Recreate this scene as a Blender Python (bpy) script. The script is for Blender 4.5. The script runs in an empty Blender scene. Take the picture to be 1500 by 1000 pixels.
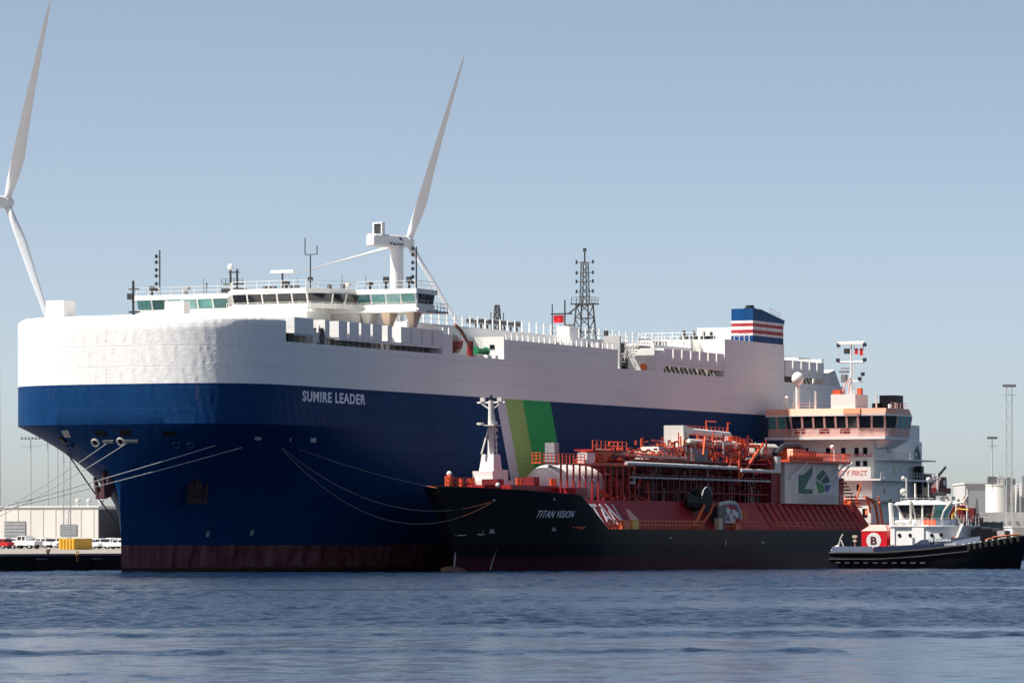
import bpy, bmesh, math, random
from mathutils import Vector, Matrix
random.seed(7)
R = math.radians
scn = bpy.context.scene
col = scn.collection

# ------------------------------------------------------------------ camera, sky, sun, exposure
cam_d = bpy.data.cameras.new('camera')
cam = bpy.data.objects.new('camera', cam_d)
col.objects.link(cam)
cam.location = (0, 0, 3.92)
cam.rotation_euler = (R(90), 0, 0)
cam_d.sensor_width = 36
cam_d.lens = 160.94
cam_d.shift_y = 0.1947
cam_d.clip_start = 1
cam_d.clip_end = 30000
scn.camera = cam

SUN_EL, SUN_AZ = R(56), R(259.5)        # azimuth measured from +Y towards +X: the sun stands to the left
world = bpy.data.worlds.new('World')
scn.world = world
world.use_nodes = True
wn = world.node_tree
for n in list(wn.nodes):
    wn.nodes.remove(n)
sky = wn.nodes.new('ShaderNodeTexSky')
sky.sky_type = 'NISHITA'
sky.sun_disc = False
sky.sun_elevation = SUN_EL
sky.sun_rotation = SUN_AZ
sky.altitude = 0
sky.air_density = 0.32
sky.dust_density = 1.0
sky.ozone_density = 0.0
bg = wn.nodes.new('ShaderNodeBackground')
bg.inputs['Strength'].default_value = 0.124
wo = wn.nodes.new('ShaderNodeOutputWorld')
tint = wn.nodes.new('ShaderNodeMix')          # the photograph's slightly warm white balance, the same over the whole sky
tint.data_type = 'RGBA'
tint.blend_type = 'MULTIPLY'
tint.inputs[0].default_value = 1.0
tint.inputs[7].default_value = (1.12, 1.02, 0.84, 1)
wn.links.new(sky.outputs[0], tint.inputs[6])
wn.links.new(tint.outputs[2], bg.inputs[0])
wn.links.new(bg.outputs[0], wo.inputs[0])

sun_d = bpy.data.lights.new('sun', 'SUN')
sun_d.energy = 5.0
sun_d.angle = R(0.5)
sun_d.color = (1.0, 0.95, 0.87)
sun = bpy.data.objects.new('sun', sun_d)
col.objects.link(sun)
to_sun = Vector((math.sin(SUN_AZ) * math.cos(SUN_EL), math.cos(SUN_AZ) * math.cos(SUN_EL), math.sin(SUN_EL)))
sun.rotation_euler = to_sun.to_track_quat('Z', 'Y').to_euler()
sun.location = to_sun * 500

scn.view_settings.view_transform = 'Standard'
scn.view_settings.look = 'None'
scn.view_settings.exposure = 0.7
scn.view_settings.gamma = 1.0
scn.view_settings.use_curve_mapping = False
scn.render.engine = 'CYCLES'
scn.cycles.use_denoising = True
scn.cycles.max_bounces = 6
scn.cycles.caustics_reflective = False
scn.cycles.sample_clamp_indirect = 2.0
scn.cycles.blur_glossy = 1.0

# ------------------------------------------------------------------ materials
def _p(nt):
    return next(n for n in nt.nodes if n.type == 'BSDF_PRINCIPLED')

def mat(name, rgb, rough=0.5, metal=0.0, vary=0.12, scale=0.5, bump=0.0, spec=0.4, streak=1.0):
    m = bpy.data.materials.new(name)
    m.use_nodes = True
    nt = m.node_tree
    p = _p(nt)
    p.inputs['Roughness'].default_value = rough
    p.inputs['Metallic'].default_value = metal
    p.inputs['Specular IOR Level'].default_value = spec
    tc = nt.nodes.new('ShaderNodeTexCoord')
    mp = nt.nodes.new('ShaderNodeMapping')
    mp.inputs['Scale'].default_value = (scale, scale, scale / streak)
    nz = nt.nodes.new('ShaderNodeTexNoise')
    nz.inputs['Scale'].default_value = 1.0
    nz.inputs['Detail'].default_value = 5
    nz.inputs['Roughness'].default_value = 0.65
    rp = nt.nodes.new('ShaderNodeValToRGB')
    rp.color_ramp.elements[0].position = 0.3
    rp.color_ramp.elements[1].position = 0.7
    lo = [c * (1 - vary) for c in rgb]
    hi = [min(0.95, c * (1 + vary)) for c in rgb]
    rp.color_ramp.elements[0].color = (*lo, 1)
    rp.color_ramp.elements[1].color = (*hi, 1)
    nt.links.new(tc.outputs['Object'], mp.inputs[0])
    nt.links.new(mp.outputs[0], nz.inputs[0])
    nt.links.new(nz.outputs[0], rp.inputs[0])
    nt.links.new(rp.outputs[0], p.inputs['Base Color'])
    if bump:
        b = nt.nodes.new('ShaderNodeBump')
        b.inputs['Strength'].default_value = 1.0
        b.inputs['Distance'].default_value = bump
        nt.links.new(nz.outputs[0], b.inputs['Height'])
        nt.links.new(b.outputs[0], p.inputs['Normal'])
    return m

M = {}
M['white'] = mat('white_paint', (0.80, 0.79, 0.76), 0.45, vary=0.05, scale=0.35, streak=4)
M['offwhite'] = mat('weathered_white_paint', (0.66, 0.64, 0.60), 0.5, vary=0.14, scale=0.6, streak=4)
M['cream'] = mat('cream_cladding', (0.66, 0.635, 0.60), 0.7, vary=0.07, scale=0.15, streak=3)
M['grey'] = mat('grey_paint', (0.30, 0.31, 0.33), 0.6, vary=0.12)
M['midgrey'] = mat('mid_grey_steel', (0.18, 0.185, 0.2), 0.55, vary=0.15)
M['lightgrey'] = mat('light_grey_cladding', (0.44, 0.44, 0.45), 0.65, vary=0.08, scale=0.2, streak=3)
M['dark'] = mat('dark_steel', (0.035, 0.036, 0.04), 0.5, vary=0.25)
M['black'] = mat('black_paint', (0.009, 0.010, 0.015), 0.42, vary=0.3, scale=0.3, streak=5, spec=.12)
M['rubber'] = mat('black_rubber', (0.018, 0.018, 0.018), 0.8, vary=0.3)
M['glassdark'] = mat('dark_glass', (0.012, 0.016, 0.024), 0.08, vary=0.2, spec=0.6)
M['glassteal'] = mat('teal_glass', (0.10, 0.30, 0.30), 0.12, vary=0.35, scale=0.9, spec=0.5)
M['glasspale'] = mat('pale_teal_glass', (0.22, 0.42, 0.42), 0.12, vary=0.4, scale=0.9, spec=.5)
M['glasssea'] = mat('deep_teal_glass', (0.03, 0.12, 0.13), 0.1, vary=0.4, scale=0.9, spec=.5)
M['orange'] = mat('orange_red_paint', (0.66, 0.095, 0.035), 0.5, vary=0.2, scale=0.7)
M['orangefascia'] = mat('orange_fascia_paint', (0.80, 0.40, 0.27), 0.45, vary=0.08)
M['orangebright'] = mat('bright_orange_paint', (0.75, 0.16, 0.05), 0.5, vary=0.1)
M['pink'] = mat('muted_pink_paint', (0.62, 0.36, 0.32), 0.5, vary=0.12)  # one even pink for parapet, mullions and small fittings
M['red'] = mat('red_deck_paint', (0.36, 0.014, 0.018), 0.5, vary=0.22, scale=0.4, streak=2)
M['darkred'] = mat('dark_red_paint', (0.20, 0.014, 0.018), 0.55, vary=0.3, scale=0.6)
M['maroon'] = mat('maroon_antifouling', (0.11, 0.03, 0.042), 0.6, vary=0.25)
M['funnelred'] = mat('bright_red_paint', (0.62, 0.012, 0.025), 0.4, vary=0.08)
M['beige'] = mat('beige_insulation', (0.60, 0.47, 0.36), 0.6, vary=0.15, scale=0.8)
M['steelpipe'] = mat('pale_insulated_pipe', (0.62, 0.60, 0.60), 0.45, vary=0.1)
M['canvas'] = mat('grey_canvas', (0.42, 0.40, 0.37), 0.85, vary=0.2, scale=1.2)
M['green'] = mat('green_paint', (0.02, 0.19, 0.09), 0.5, vary=0.12)
M['darkgreen'] = mat('dark_green_paint', (0.008, 0.11, 0.075), 0.5, vary=0.12)
M['leafgreen'] = mat('mid_green_paint', (0.035, 0.23, 0.06), 0.5, vary=0.12)
M['blue'] = mat('blue_paint', (0.03, 0.07, 0.27), 0.5, vary=0.12)
M['navy'] = mat('navy_paint', (0.008, 0.04, 0.15), 0.4, vary=0.15)
M['yellow'] = mat('yellow_paint', (0.75, 0.42, 0.04), 0.5, vary=0.12)
M['rope'] = mat('pale_rope', (0.46, 0.46, 0.47), 0.8, vary=0.1)
M['ropedark'] = mat('grey_rope', (0.13, 0.13, 0.15), 0.8, vary=0.15)
M['ropeorange'] = mat('orange_rope', (0.50, 0.16, 0.08), 0.8, vary=0.1)
M['brown'] = mat('brown_steel', (0.16, 0.085, 0.06), 0.6, vary=0.2)
M['concrete'] = mat('concrete_apron', (0.25, 0.23, 0.21), 0.9, vary=0.12, scale=0.06)
M['quaywall'] = mat('quay_wall_steel', (0.022, 0.023, 0.028), 0.75, vary=0.35, scale=0.4, streak=4)
M['letter'] = mat('white_lettering', (0.80, 0.80, 0.82), 0.5, vary=0.03)
M['letterred'] = mat('red_lettering', (0.55, 0.09, 0.11), 0.5, vary=0.03)
M['letterpale'] = mat('pale_red_lettering', (0.78, 0.36, 0.33), 0.5, vary=0.03)
M['letterpink'] = mat('pale_ship_lettering', (0.88, 0.84, 0.92), 0.5, vary=0.1)
M['letterdark'] = mat('dark_maroon_lettering', (0.10, 0.025, 0.04), 0.5, vary=0.03)
M['letterblue'] = mat('dark_blue_lettering', (0.02, 0.03, 0.12), 0.5, vary=0.03)
M['carwhite'] = mat('white_car_paint', (0.80, 0.80, 0.80), 0.25, vary=0.02)
M['carred'] = mat('red_car_paint', (0.55, 0.02, 0.02), 0.25, vary=0.05)
M['cargrey'] = mat('grey_car_paint', (0.20, 0.21, 0.23), 0.25, vary=0.05)
M['turbine'] = mat('turbine_white', (0.80, 0.82, 0.85), 0.4, vary=0.03, scale=0.1)
M['foliage'] = mat('far_foliage', (0.07, 0.10, 0.07), 0.9, vary=0.4, scale=0.1)
M['annexgrey'] = mat('dark_slate_grey', (0.062, 0.068, 0.085), 0.6, vary=0.1)  # dark grey for the warehouse side wall and the annex
M['palemast'] = mat('hazed_pale_grey', (0.46, 0.48, 0.50), 0.6, vary=0.06)  # haze over the far masts is put into this pale grey
M['tugwhite'] = mat('tug_white_paint', (0.89, 0.88, 0.86), 0.4, vary=0.03, scale=0.5, streak=3)
M['navydark'] = mat('dark_navy_paint', (0.006, 0.014, 0.05), 0.5, vary=0.2)
M['tuggrey'] = mat('tug_blue_grey', (0.11, 0.14, 0.21), 0.5, vary=0.15)

def hull_material():
    m = bpy.data.materials.new('carrier_hull_paint')
    m.use_nodes = True
    nt = m.node_tree
    L = nt.links.new
    p = _p(nt)
    p.inputs['Roughness'].default_value = 0.55
    p.inputs['Specular IOR Level'].default_value = 0.08
    tc = nt.nodes.new('ShaderNodeTexCoord')
    sp = nt.nodes.new('ShaderNodeSeparateXYZ')
    L(tc.outputs['Object'], sp.inputs[0])
    def math_(op, a, b=None, c=None):
        n = nt.nodes.new('ShaderNodeMath'); n.operation = op
        for i, v in enumerate((a, b, c)):
            if v is None: continue
            if isinstance(v, (int, float)): n.inputs[i].default_value = v
            else: L(v, n.inputs[i])
        return n.outputs[0]
    def mix(f, a, b):
        n = nt.nodes.new('ShaderNodeMix'); n.data_type = 'RGBA'
        L(f, n.inputs[0])
        for s, v in ((6, a), (7, b)):
            if isinstance(v, tuple): n.inputs[s].default_value = (*v, 1)
            else: L(v, n.inputs[s])
        return n.outputs[2]
    s, y, z = sp.outputs
    def noise(sc, detail=5, rough=0.6):
        mp = nt.nodes.new('ShaderNodeMapping'); mp.inputs['Scale'].default_value = sc
        L(tc.outputs['Object'], mp.inputs[0])
        n = nt.nodes.new('ShaderNodeTexNoise'); n.inputs['Scale'].default_value = 1
        n.inputs['Detail'].default_value = detail; n.inputs['Roughness'].default_value = rough
        L(mp.outputs[0], n.inputs[0])
        return n.outputs[0]
    streak = noise((0.8, 0.8, 0.06))
    blotch = noise((0.12, 0.12, 0.2))
    navy = mix(streak, (0.0018, 0.028, 0.102), (0.0036, 0.047, 0.155))
    fade = nt.nodes.new('ShaderNodeValToRGB'); L(blotch, fade.inputs[0])
    fade.color_ramp.elements[0].position = 0.5; fade.color_ramp.elements[0].color = (0, 0, 0, 1)
    fade.color_ramp.elements[1].position = 0.75; fade.color_ramp.elements[1].color = (0.32, 0.32, 0.32, 1)
    navy = mix(fade.outputs[0], navy, (0.014, 0.050, 0.13))
    scuff = nt.nodes.new('ShaderNodeValToRGB'); L(noise((0.25, 0.25, 2.6), 6, 0.7), scuff.inputs[0])
    scuff.color_ramp.elements[0].position = 0.63; scuff.color_ramp.elements[0].color = (0, 0, 0, 1)
    scuff.color_ramp.elements[1].position = 0.72; scuff.color_ramp.elements[1].color = (0.35, 0.35, 0.35, 1)
    navy = mix(scuff.outputs[0], navy, (0.03, 0.055, 0.10))
    white = mix(streak, (0.79, 0.78, 0.77), (0.87, 0.86, 0.85))
    f = math_('MULTIPLY', streak, 1.0)
    rp = nt.nodes.new('ShaderNodeValToRGB')
    L(f, rp.inputs[0])
    rp.color_ramp.elements[0].position = 0.35; rp.color_ramp.elements[0].color = (0.080, 0.018, 0.028, 1)
    rp.color_ramp.elements[1].position = 0.7; rp.color_ramp.elements[1].color = (0.24, 0.11, 0.12, 1)
    c = mix(math_('GREATER_THAN', z, 3.4), rp.outputs[0], navy)
    # slanted stripes on the port side
    u = math_('MULTIPLY_ADD', z, 0.415, s)                 # s + 0.415 z is constant along a stripe
    port = math_('LESS_THAN', y, -18.9)
    stripe = ((80.85, (0.68, 0.66, 0.72)), (83.6, (0.38, 0.56, 0.17)), (89.1, (0.035, 0.45, 0.12)))
    for a, rgb in stripe:
        c = mix(math_('MULTIPLY', math_('GREATER_THAN', u, a), port), c, rgb)
    c = mix(math_('MULTIPLY', math_('GREATER_THAN', u, 98.0), port), c, navy)
    c = mix(math_('LESS_THAN', z, 3.4), c, rp.outputs[0])
    c = mix(math_('GREATER_THAN', z, 23.4), c, white)
    rust = nt.nodes.new('ShaderNodeValToRGB'); L(noise((1.6, 1.6, 0.11), 4, 0.6), rust.inputs[0])
    rust.color_ramp.elements[0].position = 0.66; rust.color_ramp.elements[0].color = (0, 0, 0, 1)
    rust.color_ramp.elements[1].position = 0.78; rust.color_ramp.elements[1].color = (0.22, 0.22, 0.22, 1)
    c = mix(rust.outputs[0], c, (0.22, 0.11, 0.06))
    slime = math_('LESS_THAN', math_('MULTIPLY_ADD', streak, -1.3, z), -0.12)      # weed and wet paint at the waterline
    c = mix(math_('MULTIPLY', slime, 0.8), c, (0.022, 0.022, 0.014))
    L(c, p.inputs['Base Color'])
    # plating: frames and butts pressed slightly into the shell, and the long shallow buckles between them
    br = nt.nodes.new('ShaderNodeTexBrick')
    br.offset = 0.5
    br.inputs['Scale'].default_value = 1
    br.inputs['Brick Width'].default_value = 9.0
    br.inputs['Row Height'].default_value = 2.55
    br.inputs['Mortar Size'].default_value = 0.05
    br.inputs['Mortar Smooth'].default_value = 0.6
    cb = nt.nodes.new('ShaderNodeCombineXYZ')
    L(math_('SUBTRACT', s, y), cb.inputs[0]); L(z, cb.inputs[1])
    L(cb.outputs[0], br.inputs[0])
    h1 = math_('MULTIPLY', br.outputs['Fac'], -0.3)
    buck = noise((0.8, 0.8, 0.45), 2, 0.5)
    lean = math_('MULTIPLY_ADD', z, 0.35, math_('SUBTRACT', s, y))
    fr_ = math_('SINE', math_('MULTIPLY_ADD', noise((0.35, 0.35, 0.45), 3), 9.0, math_('MULTIPLY', lean, 3.4)))
    amp = nt.nodes.new('ShaderNodeMapRange'); amp.inputs['From Min'].default_value = 14; amp.inputs['From Max'].default_value = 26
    amp.inputs['To Min'].default_value = 0.17; amp.inputs['To Max'].default_value = 0.05      # thin curved bow plates buckle more than the flat side
    L(s, amp.inputs['Value'])
    h2 = math_('MULTIPLY_ADD', fr_, amp.outputs[0], math_('MULTIPLY_ADD', buck, 0.22, h1))
    b = nt.nodes.new('ShaderNodeBump'); b.inputs['Strength'].default_value = 1.0
    b.inputs['Distance'].default_value = 0.10
    L(h2, b.inputs['Height'])
    L(b.outputs[0], p.inputs['Normal'])
    return m
M['hull'] = hull_material()

def banded(name, bands, rough=0.4):
    """paint that changes with the height of the thing: [(z from, colour) ...]"""
    m = bpy.data.materials.new(name); m.use_nodes = True
    nt = m.node_tree; L = nt.links.new; p = _p(nt)
    p.inputs['Roughness'].default_value = rough
    p.inputs['Specular IOR Level'].default_value = 0.08
    tc = nt.nodes.new('ShaderNodeTexCoord'); sp = nt.nodes.new('ShaderNodeSeparateXYZ')
    L(tc.outputs['Object'], sp.inputs[0])
    mp = nt.nodes.new('ShaderNodeMapping'); mp.inputs['Scale'].default_value = (0.6, 0.6, 0.08)
    L(tc.outputs['Object'], mp.inputs[0])
    nz = nt.nodes.new('ShaderNodeTexNoise'); nz.inputs['Scale'].default_value = 1; nz.inputs['Detail'].default_value = 6
    L(mp.outputs[0], nz.inputs[0])
    prev = None
    for z0, rgb in bands:
        if prev is None:
            prev = (*rgb, 1); continue
        g = nt.nodes.new('ShaderNodeMath'); g.operation = 'GREATER_THAN'; g.inputs[1].default_value = z0
        L(sp.outputs[2], g.inputs[0])
        n = nt.nodes.new('ShaderNodeMix'); n.data_type = 'RGBA'
        L(g.outputs[0], n.inputs[0])
        if isinstance(prev, tuple): n.inputs[6].default_value = prev
        else: L(prev, n.inputs[6])
        n.inputs[7].default_value = (*rgb, 1)
        prev = n.outputs[2]
    mul = nt.nodes.new('ShaderNodeMix'); mul.data_type = 'RGBA'; mul.blend_type = 'MULTIPLY'
    mul.inputs[0].default_value = 1.0
    L(prev, mul.inputs[6])
    rr = nt.nodes.new('ShaderNodeValToRGB')
    rr.color_ramp.elements[0].position = .3; rr.color_ramp.elements[0].color = (.72, .72, .72, 1)
    rr.color_ramp.elements[1].position = .7; rr.color_ramp.elements[1].color = (1, 1, 1, 1)
    L(nz.outputs[0], rr.inputs[0]); L(rr.outputs[0], mul.inputs[7])
    L(mul.outputs[2], p.inputs['Base Color'])
    return m

M['funnel'] = banded('striped_funnel_paint', [(0, (0.010, 0.055, 0.20)), (35.6, (0.80, 0.76, 0.76)), (35.95, (0.42, 0.05, 0.06)),
    (36.5, (0.80, 0.76, 0.76)), (37.0, (0.42, 0.05, 0.06)), (37.5, (0.80, 0.78, 0.78)), (37.9, (0.010, 0.07, 0.22))])
M['gashull'] = banded('gas_tanker_hull_paint', [(-9, (0.060, 0.016, 0.03)), (1.9, (0.010, 0.011, 0.016)), (3.5, (0.021, 0.022, 0.024))], 0.45)

def water_material():
    m = bpy.data.materials.new('harbour_water'); m.use_nodes = True
    nt = m.node_tree; L = nt.links.new; p = _p(nt)
    p.inputs['Base Color'].default_value = (0.004, 0.016, 0.042, 1)
    p.inputs['Roughness'].default_value = 0.22
    p.inputs['IOR'].default_value = 1.333
    tc = nt.nodes.new('ShaderNodeTexCoord')
    def noise(sc, detail, rough=0.6, colour=False, dist=0.0):
        mp = nt.nodes.new('ShaderNodeMapping'); mp.inputs['Scale'].default_value = sc
        L(tc.outputs['Object'], mp.inputs[0])
        n = nt.nodes.new('ShaderNodeTexNoise'); n.inputs['Scale'].default_value = 1
        n.inputs['Detail'].default_value = detail; n.inputs['Roughness'].default_value = rough
        n.inputs['Distortion'].default_value = dist
        L(mp.outputs[0], n.inputs[0])
        return n.outputs['Color' if colour else 'Fac']
    def vmath(op, a, b=None, scale=None):
        n = nt.nodes.new('ShaderNodeVectorMath'); n.operation = op
        for i, v in enumerate((a, b)):
            if v is None: continue
            if isinstance(v, tuple): n.inputs[i].default_value = v
            else: L(v, n.inputs[i])
        if scale is not None:
            if isinstance(scale, float): n.inputs['Scale'].default_value = scale
            else: L(scale, n.inputs['Scale'])
        return n.outputs[0]
    # ripples too short for the mesh: a random tilt of the surface, steeper where the breeze ruffles it
    wav = vmath('SUBTRACT', noise((2.4, 0.7, 1), 4, 0.72, True), (0.5, 0.5, 0.5))
    at = nt.nodes.new('ShaderNodeAttribute'); at.attribute_name = 'ruffle'
    am = nt.nodes.new('ShaderNodeMath'); am.operation = 'MULTIPLY_ADD'
    L(at.outputs['Fac'], am.inputs[0]); am.inputs[1].default_value = 0.75; am.inputs[2].default_value = 0.12
    rg_ = nt.nodes.new('ShaderNodeMath'); rg_.operation = 'MULTIPLY_ADD'
    L(at.outputs['Fac'], rg_.inputs[0]); rg_.inputs[1].default_value = 0.09; rg_.inputs[2].default_value = 0.16
    L(rg_.outputs[0], p.inputs['Roughness'])
    flat = vmath('MULTIPLY', vmath('SCALE', wav, scale=am.outputs[0]), (1, 1, 0))
    geo = nt.nodes.new('ShaderNodeNewGeometry')
    L(vmath('NORMALIZE', vmath('ADD', flat, geo.outputs['Normal'])), p.inputs['Normal'])
    return m
M['water'] = water_material()

# ------------------------------------------------------------------ mesh helpers
class Space:
    """a frame on the ground; flip mirrors the second axis so that ship coordinates (aft, port, up) can be used"""
    def __init__(self, loc, rot, flip=False):
        self.loc, self.rot, self.flip = Vector(loc), rot, flip
        self.m = Matrix.Translation(self.loc) @ Matrix.Rotation(rot, 4, 'Z')
    def loc2(self, p):
        return Vector((p[0], -p[1] if self.flip else p[1], p[2]))
    def world(self, p):
        return self.m @ self.loc2(p)

BASE = {}
def thing(space, name, label, cat, base=(0, 0, 0), group=None):
    o = bpy.data.objects.new(name, None)
    col.objects.link(o)
    o.empty_display_size = 0.5
    o.location = space.world(base)
    o.rotation_euler = (0, 0, space.rot)
    o['label'] = label; o['category'] = cat
    if group: o['group'] = group
    BASE[o] = (space, space.loc2(base))
    return o

class MB:
    def __init__(self):
        self.v, self.f = [], []
    def add(self, vs, fs):
        n = len(self.v)
        self.v += [tuple(p) for p in vs]
        self.f += [tuple(i + n for i in f) for f in fs]
        return self
    def box(self, x0, x1, y0, y1, z0, z1):
        x0, x1 = sorted((x0, x1)); y0, y1 = sorted((y0, y1)); z0, z1 = sorted((z0, z1))
        return self.add([(x0, y0, z0), (x1, y0, z0), (x1, y1, z0), (x0, y1, z0), (x0, y0, z1), (x1, y0, z1), (x1, y1, z1), (x0, y1, z1)],
                        [(0, 3, 2, 1), (4, 5, 6, 7), (0, 1, 5, 4), (1, 2, 6, 5), (2, 3, 7, 6), (3, 0, 4, 7)])
    def loft(self, rings, caps=True, close=True):
        n = len(rings[0]); vs = [p for r in rings for p in r]; fs = []
        for i in range(len(rings) - 1):
            for j in range(n if close else n - 1):
                k = (j + 1) % n
                fs.append((i * n + j, i * n + k, (i + 1) * n + k, (i + 1) * n + j))
        if caps:
            fs.append(tuple(range(n))[::-1]); fs.append(tuple(range((len(rings) - 1) * n, len(rings) * n)))
        return self.add(vs, fs)
    def prism(self, poly, z0, z1, scale_top=None):
        """plan polygon extruded upwards"""
        a = [(p[0], p[1], z0) for p in poly]; t = scale_top or poly
        return self.loft([a, [(p[0], p[1], z1) for p in t]])
    def prism_y(self, poly, y0, y1):
        """profile in (x, z) extruded along y"""
        return self.loft([[(p[0], y0, p[1]) for p in poly], [(p[0], y1, p[1]) for p in poly]])
    def prism_x(self, poly, x0, x1):
        return self.loft([[(x0, p[0], p[1]) for p in poly], [(x1, p[0], p[1]) for p in poly]])
    def cyl(self, p, q, r0, r1=None, n=8):
        p, q = Vector(p), Vector(q); r1 = r0 if r1 is None else r1
        d = (q - p).normalized(); a = d.orthogonal().normalized(); b = d.cross(a)
        ring = lambda c, r: [c + (a * math.cos(2 * math.pi * k / n) + b * math.sin(2 * math.pi * k / n)) * r for k in range(n)]
        return self.loft([ring(p, r0), ring(q, r1)])
    def tube(self, pts, r, n=6):
        pts = [Vector(p) for p in pts]; rings = []
        a = None
        for i, p in enumerate(pts):
            d = (pts[min(i + 1, len(pts) - 1)] - pts[max(i - 1, 0)]).normalized()
            a = d.orthogonal().normalized() if a is None else (a - d * a.dot(d)).normalized()
            b = d.cross(a)
            rings.append([p + (a * math.cos(2 * math.pi * k / n) + b * math.sin(2 * math.pi * k / n)) * r for k in range(n)])
        return self.loft(rings)
    def ball(self, c, r, nu=10, nv=7, sz=1.0):
        rings = []
        for j in range(nv + 1):
            t = -math.pi / 2 + math.pi * j / nv
            rr = max(0.001, r * math.cos(t))
            rings.append([(c[0] + rr * math.cos(2 * math.pi * k / nu), c[1] + rr * math.sin(2 * math.pi * k / nu), c[2] + sz * r * math.sin(t)) for k in range(nu)])
        return self.loft(rings)
    def rail(self, pts, h=1.0, step=1.5, r=0.05, rows=2, posts=True):
        pts = [Vector(p) for p in pts]
        for a, b in zip(pts, pts[1:]):
            L = (b - a).length; n = max(1, int(round(L / step)))
            for k in range(rows):
                z = Vector((0, 0, h * (k + 1) / rows)); self.cyl(a + z, b + z, r * 0.8, n=4)
            if posts:
                for i in range(n + 1):
                    q = a.lerp(b, i / n); self.cyl(q, q + Vector((0, 0, h)), r, n=4)
        return self
    def build(self, name, m, parent=None, label=None, kind=None, smooth=None, space=None, base=(0, 0, 0)):
        me = bpy.data.meshes.new(name)
        root = parent
        while root is not None and root not in BASE: root = root.parent
        if root is not None: sp, b0 = BASE[root]
        else: sp, b0 = space, (space.loc2(base) if space else Vector(base))
        vs = [(sp.loc2(p) if sp else Vector(p)) - b0 for p in self.v]
        me.from_pydata(vs, [], self.f)
        bm = bmesh.new(); bm.from_mesh(me)
        bmesh.ops.remove_doubles(bm, verts=bm.verts, dist=0.0005)
        bmesh.ops.recalc_face_normals(bm, faces=bm.faces)
        bm.to_mesh(me); bm.free()
        if isinstance(m, str): m = M[m]
        me.materials.append(m)
        if smooth:
            me.shade_smooth(); me.set_sharp_from_angle(angle=R(smooth))
        o = bpy.data.objects.new(name, me)
        col.objects.link(o)
        if parent is not None:
            o.parent = parent
        elif sp:
            o.location = sp.m @ b0; o.rotation_euler = (0, 0, sp.rot)
        if label: o['label'] = label
        if kind: o['kind'] = kind
        return o

def tag(o, label, cat, group=None):
    o['label'] = label; o['category'] = cat
    if group: o['group'] = group
    return o

def part(name, m, parent, *boxes, **kw):
    b = MB()
    for x in boxes: b.box(*x)
    return b.build(name, m, parent, **kw)

def copy_tree(o, parent=None):
    c = o.copy(); col.objects.link(c)
    if parent is not None: c.parent = parent
    for ch in list(o.children): copy_tree(ch, c)
    return c

def text(body, name, m, parent, place, width, height, bold=0.0, shear=0.0, depth=0.04, res=3, gap=1.0):
    """lettering as raised flat shapes; place(u, v, w) maps text metres to the thing's coordinates"""
    cu = bpy.data.curves.new('lettering', 'FONT')
    cu.body = body; cu.size = 1.0; cu.offset = bold; cu.shear = shear; cu.extrude = 0.5; cu.resolution_u = res; cu.space_character = gap
    ob = bpy.data.objects.new('lettering', cu); col.objects.link(ob)
    bpy.context.view_layer.update()
    dg = bpy.context.evaluated_depsgraph_get()
    me = bpy.data.meshes.new_from_object(ob.evaluated_get(dg))
    xs = [v.co.x for v in me.vertices]; ys = [v.co.y for v in me.vertices]
    x0, x1, y0, y1 = min(xs), max(xs), min(ys), max(ys)
    b = MB()
    b.add([place((v.co.x - x0) / (x1 - x0) * width, (v.co.y - y0) / (y1 - y0) * height, (v.co.z + 0.5) * depth) for v in me.vertices],
          [tuple(p.vertices) for p in me.polygons])
    bpy.data.objects.remove(ob); bpy.data.curves.remove(cu); bpy.data.meshes.remove(me)
    return b.build(name, m, parent, kind='stuff' if len(body) > 6 else None)

SHIP = Space((-50.365, 568.9, 0), R(90 - 25.93), True)     # x aft from the foremost point, y to port, z up from the water
WORLD = Space((0, 0, 0), 0)

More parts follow.
